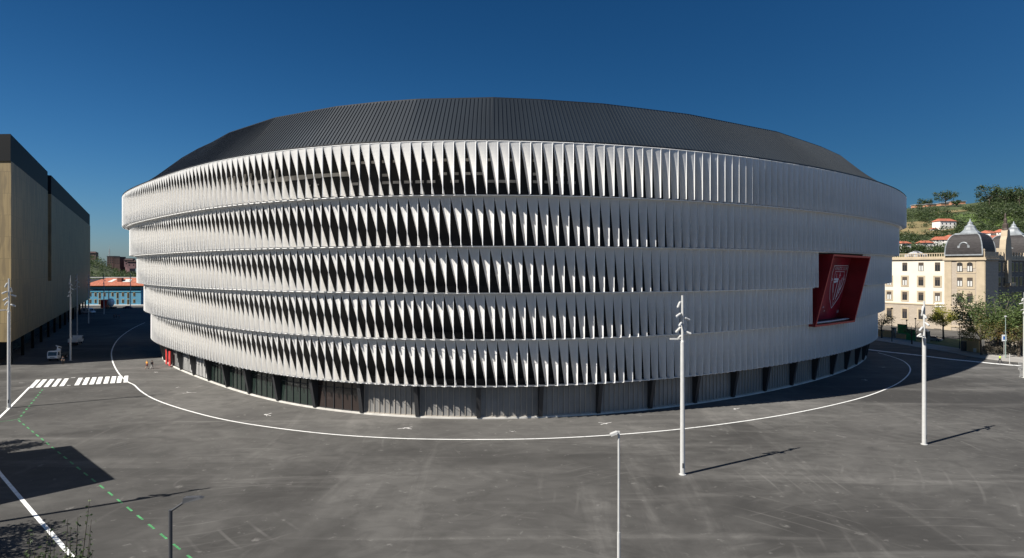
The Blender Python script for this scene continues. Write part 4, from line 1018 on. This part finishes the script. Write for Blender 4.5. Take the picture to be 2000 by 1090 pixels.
def van(loc, rz, label):
    r = empty('van', loc, rz, label, 'van'); prof = [(-3.2,.4),(2.3,.4),(3.0,.55),(3.0,1.05),(2.1,1.35),(1.5,2.2),(1.2,2.65),(-3.2,2.65)]
    b = MB()
    for s in (-1, 1): b.poly([(x, s*1.1, z) for x, z in (prof if s < 0 else prof[::-1])])
    for i in range(8): (x0,z0),(x1,z1) = prof[i], prof[(i+1)%8]; b.poly([(x0,-1.1,z0),(x0,1.1,z0),(x1,1.1,z1),(x1,-1.1,z1)])
    fix_normals(b.build('body', M['carwhite'], r))
    w = MB(); w.poly([(2.08,-.95,1.4),(2.08,.95,1.4),(1.53,.95,2.2),(1.53,-.95,2.2)])
    for s in (-1, 1): w.poly([(.6,s*1.11,1.4),(1.85,s*1.11,1.4),(1.4,s*1.11,2.1),(.6,s*1.11,2.1)]); w.poly([(-2,s*1.11,1.5),(-.6,s*1.11,1.5),(-.6,s*1.11,2.1),(-2,s*1.11,2.1)])
    w.build('windows', M['win'], r)
    for x in (-2.1, 2.0):
        for s in (-1, 1): wheel(x, s*.98, .36, .24, r)
    for s in (-1, 1): h = MB(); h.box((2.98, s*.8, .85), (.08,.34,.2)); h.build('headlight', M['head'], r)
van(G(173,612.5), radians(-15), 'white motorhome van parked at the far end of the shaded street')
r = empty('kiosk', G(167,607)+Vector((-1,16,0)), 0, 'red and white construction lorry cab behind the white motorhome van', 'lorry')
b = MB(); b.box((0,0,2.6), (2.4,3,4.4)); b.box((0,-1.6,3.2), (2.0,.3,1.5)); b.build('cab', mat('red_lorry_paint', (.4,.02,.025), .35), r)
b = MB(); b.lathe([(.5,-2.4),(1.5,-1.2),(1.7,.2),(1.2,1.6),(.5,2.0)], 12, (3.2,0,3.4)); b.build('drum', M['carwhite'], r)
b = MB(); b.box((2.5,0,.7), (6.5,2.2,.5)); b.build('chassis', M['dark_pole'], r)
for x in (0.2, 3.2, 4.8):
    for s in (-1.1, 1.1): wheel(x, s, .5, .3, r)

# ------------------------------------------------------------------ blue building beyond the street
YB = 352.0
def bp(px): return (px-HX)/FPX*YB
def bz(py): return CAM_H + (HY-py)/FPX*YB
bb = empty('blue_building', (bp(165), YB, 0), radians(2), 'low blue building with a red tiled hipped roof closing the far end of the street', 'building')
Wd = bp(273)-bp(165)
M['bluew'] = mat('blue_render', (.085,.27,.40), .8, var=.06, scale=.2); M['yel'] = mat('ochre_upper_wall', (.55,.42,.2), .85, var=.1, scale=.3)
M['tile'] = mat('red_roof_tiles', (.33,.105,.06), .85, var=.25, scale=.6, stretch=(3,1,1)); M['pinkw'] = mat('white_render', (.75,.72,.68), .85)
w = MB(); w.box((Wd/2,9,bz(566)/2), (Wd,18,bz(566))); w.build('wall', M['bluew'], bb)
w = MB(); w.box((Wd/2,-.15,(bz(598.5))/2+.3), (Wd+14,.5,max(.8,bz(596)))); w.build('base_wall', M['pinkw'], bb)
w = MB(); w.box((Wd/2,9,(bz(566)+bz(559))/2), (Wd+.6,18.5,bz(559)-bz(559)+.9)); w.box((Wd/2,-.1,bz(570)), (Wd,.3,.35)); w.build('band', mat('teal_band', (.05,.26,.36), .7), bb)
w = MB(); w.box((Wd/2,9.5,(bz(566)+bz(557))/2+.2), (Wd-1.5,16,bz(557)-bz(566))); w.build('upper_wall', M['yel'], bb)
ro = MB(); ze, zr = bz(558), bz(543); x0, x1 = -1.5, Wd+2.5
A = [(x0,-1.5,ze),(x1,-1.5,ze),(x1,19.5,ze),(x0,19.5,ze)]; T_ = [(x0+9,8,zr),(x1-7,8,zr),(x1-7,10,zr),(x0+9,10,zr)]
for i in range(4): j = (i+1)%4; ro.poly((A[i],A[j],T_[j],T_[i]))
ro.poly(T_); ro.poly(A[::-1]); roo = ro.build('roof', M['tile'], bb)
sk = MB(); 
for u0, u1, m_ in ((.60,.76,0),(.30,.39,0)):
    f0, f1 = .45, .82
    def rp(u, f): a = Vector(A[0]).lerp(Vector(A[1]), u); b = Vector(T_[0]).lerp(Vector(T_[1]), u); return a.lerp(b, f) + Vector((0,-.05,.08))
    sk.poly((rp(u0,f0), rp(u1,f0), rp(u1,f1), rp(u0,f1)))
sk.build('skylight', M['curtain'], roo)
ch = MB(); c = rp(.53,.6); ch.box((c.x, c.y, c.z+.6), (2.4,2.2,2.2)); ch.build('chimney', mat('brick_chimney', (.2,.06,.04), .9), roo)
for i, px in enumerate((176,186,194,203,218.5,228,238.5,248.5,260)):
    x = bp(px) - bp(165); tall = i % 2 == 0 and i not in (0,)
    for (a, b) in ((572,578),(585,591.5)):
        if i in (2,5,7): b += 4
        f = MB(); f.box((x,-.06,(bz(a)+bz(b))/2), (1.15,.12,bz(a)-bz(b)+.3)); fo = f.build('window', M['yel'], bb)
        p = MB(); p.box((x,-.14,(bz(a)+bz(b))/2), (.8,.08,bz(a)-bz(b))); p.build('pane', M['win'], fo)
w = MB(); w.box((bp(211)-bp(165),-.05,bz(583)), (.35,.2,bz(566)-bz(598))); w.build('downpipe', M['dark_pole'], bb)

# ------------------------------------------------------------------ hills, woods and far houses
def crest_r(x):                                              # height of the ridge on the right, by bearing
    K = [(-2000,30),(200,60),(380,82),(445,90),(480,93),(520,96),(545,100),(585,108),(700,112),(1100,90),(2500,40)]
    for (a, za), (b, zb2) in zip(K[:-1], K[1:]):
        if a <= x <= b: return za + (zb2-za)*(x-a)/(b-a)
    return 30
def hill_z(x, y):
    t = min(1, max(0, (y-300)/400.0)); s = t*t*(3-2*t)*.55 + t*.45
    xs = min(1, max(0, (x-160)/120.0)); ny = x/max(y,1)*700
    return crest_r(ny)*s*xs + (1.6*sin(x*.031)+1.3*sin(y*.045+x*.02))*t*(1-t)*4 - .6 if y > 300 else -.6
M['hill'] = mat('hillside_grass', (.062,.080,.027), .95, col2=(.032,.046,.018), scale=.018, detail=8, bump=.3)
hl = MB(); nx_, ny_ = 60, 50
for j in range(ny_+1):
    for i in range(nx_+1):
        x = 120 + i*22.0; y = 296 + j*11.0 if j < 40 else 296+40*11+(j-40)*60.0
        z = hill_z(x, y) if y <= 736 else hill_z(x, 736)*max(0, 1-(y-736)/600.0); hl.v.append((x, y, z))
for j in range(ny_):
    for i in range(nx_): k = j*(nx_+1)+i; hl.f.append((k, k+1, k+nx_+2, k+nx_+1)); hl.m.append(0)
tag(hl.build('hill', M['hill'], None, True), kind='structure')
def at_hill(px, py, y0=310, y1=735):                          # where the line of sight meets the hillside
    y = y0
    while y < y1:
        p = P(px, py, y)
        if p.z <= hill_z(p.x, y): return p
        y += 1.0
    return P(px, py, y1)
M['field'] = mat('dry_meadow', (.21,.16,.075), .95, col2=(.13,.115,.05), scale=.06, detail=6)
fl = MB(); fp = [(1758,437),(1800,437),(1830,442),(1845,449),(1800,453),(1758,460)]
cen = [at_hill(a, b) for a, b in fp]
def patch(mb, ctr, rx, ry, lift=.5, n=22, seed=0):
    r_ = random.Random(seed); ring = []
    for k in range(n): a = 2*pi*k/n; q = r_.uniform(.75,1.1); ring.append((ctr.x+cos(a)*rx*q, ctr.y+sin(a)*ry*q))
    for f0, f1 in ((0,.35),(.35,.7),(.7,1)):
        for k in range(n):
            a, b = ring[k], ring[(k+1)%n]
            pts = [(ctr.x+(p[0]-ctr.x)*f, ctr.y+(p[1]-ctr.y)*f) for p, f in ((a,f0),(a,f1),(b,f1),(b,f0))]
            if f0 == 0: pts = pts[1:]
            mb.poly([(x, y, hill_z(x, y)+lift) for x, y in pts])
patch(fl, at_hill(1795,447), 42, 26, .9, seed=1); patch(fl, at_hill(1855,414), 26, 8, .6, seed=4); patch(fl, at_hill(1762,455), 18, 12, .8, seed=6)
tag(fl.build('meadow', M['field']), kind='structure')
gf = MB(); patch(gf, at_hill(1885,425), 30, 24, .6, seed=2); patch(gf, at_hill(1975,430), 30, 14, .6, seed=3)
tag(gf.build('meadow', mat('green_meadow', (.075,.115,.025), .95, var=.25, scale=.1)), kind='structure')
wd_ = MB(); rng = random.Random(77); cnt = 0
while cnt < 760:
    px = rng.uniform(1735, 2060); py = rng.uniform(388, 500)
    if 1760 < px < 1838 and 436 < py < 462 and rng.random() < .93: continue
    if 1866 < px < 1905 and 414 < py < 436 and rng.random() < .9: continue
    if 1835 < px < 1880 and 409 < py < 418 and rng.random() < .9: continue
    if px < 1910 and py < 408: continue
    p = at_hill(px, py)
    if p.y > 730: continue
    s = rng.uniform(2.6, 6.0)*(1.25 if px > 1915 and py < 435 else 1); z = hill_z(p.x, p.y)
    wd_.leaves((p.x, p.y, z+s*.55), (s, s*.8, s*.7), 105, s*.25, rng, [rng.randrange(3)]*4+[0,1,2]); cnt += 1
tag(wd_.build('hillside_wood', [M['leaf_dark'], M['leaf_mid'], leafm('far_green_leaves', (.05,.07,.028))]), 'mixed dark green wood covering the hillside behind the domed building', 'wood', kind='stuff')
for i, (px, py, h, cr_, lab, n) in enumerate(((1808,402,13,8,'broad umbrella shaped tree left of the brick building on the ridge',700),(1847,404,15,10,'large dark tree at the middle of the ridge building',900),(1932,404,20,12,'tall dense tree at the top of the ridge right of the brick building',1300),(1868,404,7,4,'small dark tree before the brick building on the ridge',300),(1964,403,17,12,'dark wood edge tree at the top right of the ridge',1000),(1992,404,18,12,'dark tree on the ridge at the right edge of the picture',1000))):
    p = at_hill(px, py); p.z = hill_z(p.x, p.y)-.5
    tree(p, h, cr_, lab, ['leaf_dark','leaf_mid','leaf_dark'], n, 1.6, .5, 50+i, .3, name='ridge_tree', group='trees along the ridge', limbs=9)
M['brickw'] = mat('salmon_brick', (.42,.21,.125), .9, var=.1, scale=.3)
def ridge_building(px0, px1, ptop, pbot, y, label):
    a = P(px0, pbot, y); b = P(px1, pbot, y); L = b.x-a.x; h = (pbot-ptop)/FPX*y
    r = empty('ridge_building', (a.x, y, a.z-3), 0, label, 'building')
    w = MB(); w.box((L/2, 5, (h+3)/2), (L, 10, h+3)); w.build('wall', M['brickw'], r)
    w = MB(); w.box((L/2, 5, h+3.3), (L+1.5, 11.5, .7)); w.build('roof', M['zinc'], r)
    n = max(2, int(L/4)); g_ = MB()
    for i in range(n): g_.box(((i+.5)*L/n, -.03, 3+h*.22), (L/n*.55, .1, h*.3))
    g_.build('window_band', M['win'], r)
ridge_building(1858,1886,393.5,401,715,'long salmon brick building with a pale flat roof on the ridge')
ridge_building(1790,1803,400,405,710,'small salmon building at the left end of the ridge')
ridge_building(1811,1829,399,404.5,712,'low salmon building on the ridge between two trees')
ridge_building(1838,1853,397,404,714,'salmon building half hidden by the large ridge tree')
def house(c, L, D, h, rz, label, wallm=None, roofh=None, name='hillside_house'):
    r = empty(name, c, rz, label, 'house', 'white houses on the hillside'); wallm = wallm or M['pinkw']; roofh = roofh or D*.28
    w = MB(); w.box((0,0,h/2-1), (L,D,h+2)); w.build('wall', wallm, r)
    ro = MB(); e = .6; pts0 = [(-L/2-e,-D/2-e,h),(L/2+e,-D/2-e,h),(L/2+e,D/2+e,h),(-L/2-e,D/2+e,h)]
    r0, r1 = (-L/2+D*.2,0,h+roofh), (L/2-D*.2,0,h+roofh)
    ro.poly((pts0[0],pts0[1],r1,r0)); ro.poly((pts0[2],pts0[3],r0,r1)); ro.poly((pts0[1],pts0[2],r1)); ro.poly((pts0[3],pts0[0],r0)); ro.poly(pts0[::-1])
    ro.build('roof', M['tile'], r)
    n = max(2, int(L/3.2))
    for lev in range(2 if h > 4.5 else 1):
        for i in range(n):
            g_ = MB(); g_.box(((i+.5)*L/n-L/2, -D/2-.03, 1.6+lev*2.7), (1.0,.1,1.3)); g_.build('window', M['win'], r)
    return r
for (px, py, L, D, h, rz, lab) in ((1844,448,15,9,6.5,.1,'long white house with a red roof by the dry meadow'),(1823,451.5,5,4,1.6,0,'tiny white shed left of the long white house'),
    (1842,482,15,10,5,-.25,'white house with a broad orange roof left of the big dome'),(1857,478,9,8,5.5,.5,'white house half behind the left side of the big dome'),(1806,487,9,7,4.5,0,'small white house with a red roof above the balustrade'),
    (1764,489,8,6,5.0,.2,'small white house above the left end of the balustrade'),(1930,470,13,9,5.5,.5,'white chalet with an overhanging red roof right of the big dome'),
    (1943,478,13,9,4.5,-.3,'white house with two orange roofs between the domes'),(1962,468,13,9,5.5,.2,'white house with a red roof behind the gable'),(1993,476,9,8,5,.4,'white house at the right edge above the second dome'),(1936,485,10,7,4.5,.2,'white house low down beside the big dome')):
    p = at_hill(px, py); house(Vector((p.x, p.y, hill_z(p.x, p.y))), L, D, h, rz, lab)
r = empty('rooftop_kiosk', P(1789,500,262), .3, 'grey and white striped tent roof rising behind the balustrade', 'roof')
b = MB(); b.lathe([(4.4,0),(4.4,.8),(.5,2.6)], 4, (0,0,-.4), a0=pi/4); b.build('roof', mat('striped_canvas', (.45,.46,.47), .7, col2=(.1,.1,.11), scale=1.2, stretch=(1.2,.05,.05), w=(.49,.51)), r)
b = MB(); b.box((0,0,-6.5), (5,5,13)); b.build('wall', M['pinkw'], r)

# left hill with woods and tower blocks
def hill_l(x, y):
    t = min(1, max(0, (y-400)/220.0)); s = t*t*(3-2*t); b = x/max(y,1)*FPX+HX
    K = [(-600,38),(120,34),(185,31),(200,26),(225,18),(265,14),(320,14),(600,10)]; c = 12
    for (a, za), (q, zb2) in zip(K[:-1], K[1:]):
        if a <= b <= q: c = za + (zb2-za)*(b-a)/(q-a)
    return c*s - .6
hl = MB(); nx_, ny_ = 44, 26
for j in range(ny_+1):
    for i in range(nx_+1):
        x = -800 + i*15.0; y = 396 + j*12.0; f = 1 if y < 640 else max(0, 1-(y-640)/80); hl.v.append((x, y, hill_l(x, y)*f))
for j in range(ny_):
    for i in range(nx_): k = j*(nx_+1)+i; hl.f.append((k, k+1, k+nx_+2, k+nx_+1)); hl.m.append(0)
tag(hl.build('hill', M['hill'], None, True), kind='structure')
wd_ = MB(); rng = random.Random(78)
for i in range(300):
    px = rng.uniform(110, 320); y = rng.uniform(420, 640); x = (px-HX)/FPX*y; s = rng.uniform(2.2, 4.8); z = hill_l(x, y)
    wd_.leaves((x, y, z+s*.6), (s, s*.8, s*.75), 100, s*.27, rng, [rng.randrange(3)]*4+[0,1,2])
tag(wd_.build('hillside_wood', [M['leaf_dark'], M['leaf_mid'], M['leaf_dark']]), 'dark wood on the low hill beyond the blue building', 'wood', kind='stuff')
M['dkbrick'] = mat('dark_red_brick', (.055,.03,.028), .9, var=.15, scale=.2); M['pinkbrick'] = mat('dusty_pink_render', (.20,.115,.12), .9, var=.1, scale=.2)
for (a, b, t, bot, m_, lab) in ((209,222,501,516,'dkbrick','dark red brick tower block, leftmost of three on the far hill'),(223,234,502.5,516,'dkbrick','dark red brick tower block in the middle of three on the far hill'),(244.5,253,505.5,515,'pinkbrick','dusty pink tower block beside the edge of the stadium')):
    y = 660; p = P(a, bot, y); L = (b-a)/FPX*y; h = (bot-t)/FPX*y; r = empty('tower_block', (p.x, y, 0), 0, lab, 'building', 'tower blocks on the far hill')
    w = MB(); w.box((L/2,5,(p.z+h)/2), (L,10,p.z+h)); w.build('wall', M[m_], r)
    w = MB(); w.box((L/2,5,p.z+h+.3), (L+.6,10.6,.6)); w.build('roof', M['dark_pole'], r)
    for k in range(3):
        g_ = MB()
        for j in range(3): g_.box(((j+.5)*L/3,-.05,p.z+h-1.6-k*2.3), (L/3*.45,.1,1.1))
        g_.build('window_row', M['win'], r)
for (px, py, lab) in ((253,514,'pink house under the dusty pink tower block'),(259,517,'pale pink house at the edge of the stadium on the far hill'),(181,500,'flat dark roofed house among the trees on the left hill')):
    y = 640; p = P(px, py, y); o = house(Vector((p.x, y, p.z-2)), 8, 6, 5, .2, lab, M['pinkbrick']); [c for c in o.children if c.name.startswith('roof')][0].data.materials[0] = M['dkbrick']; o['group'] = 'houses on the far left hill'
r = empty('radio_mast', P(213.5,503,665), 0, 'thin lattice radio mast on the far hill', 'mast')
b = MB()
for s in ((-.7,-.7),(.7,-.7),(.7,.7),(-.7,.7)): b.tube([(s[0],s[1],0),(s[0]*.25,s[1]*.25,9)], .12, 4)
for k in range(6): z = k*1.5; q = .7-.52*z/9; b.tube([(-q,-q,z),(q,-q,z+1.5),(q,q,z),(-q,q,z+1.5),(-q,-q,z)], .07, 4)
b.build('lattice', M['galv'], r); b = MB(); b.tube([(0,0,9),(0,0,13)], .1, 5); b.build('antenna', M['galv'], r)
vi = empty('retaining_wall', P(100,543,410), 0, 'dark retaining wall with a pale railing below the wooded hill', 'wall')
z_ = P(100,543,410).z; b = MB(); b.box((60,0,-z_/2-.5), (150,.8,z_)); b.build('wall', M['dark_pole'], vi)
b = MB(); b.box((60,-.3,.4), (150,.15,.5)); b.build('railing', M['galv'], vi)
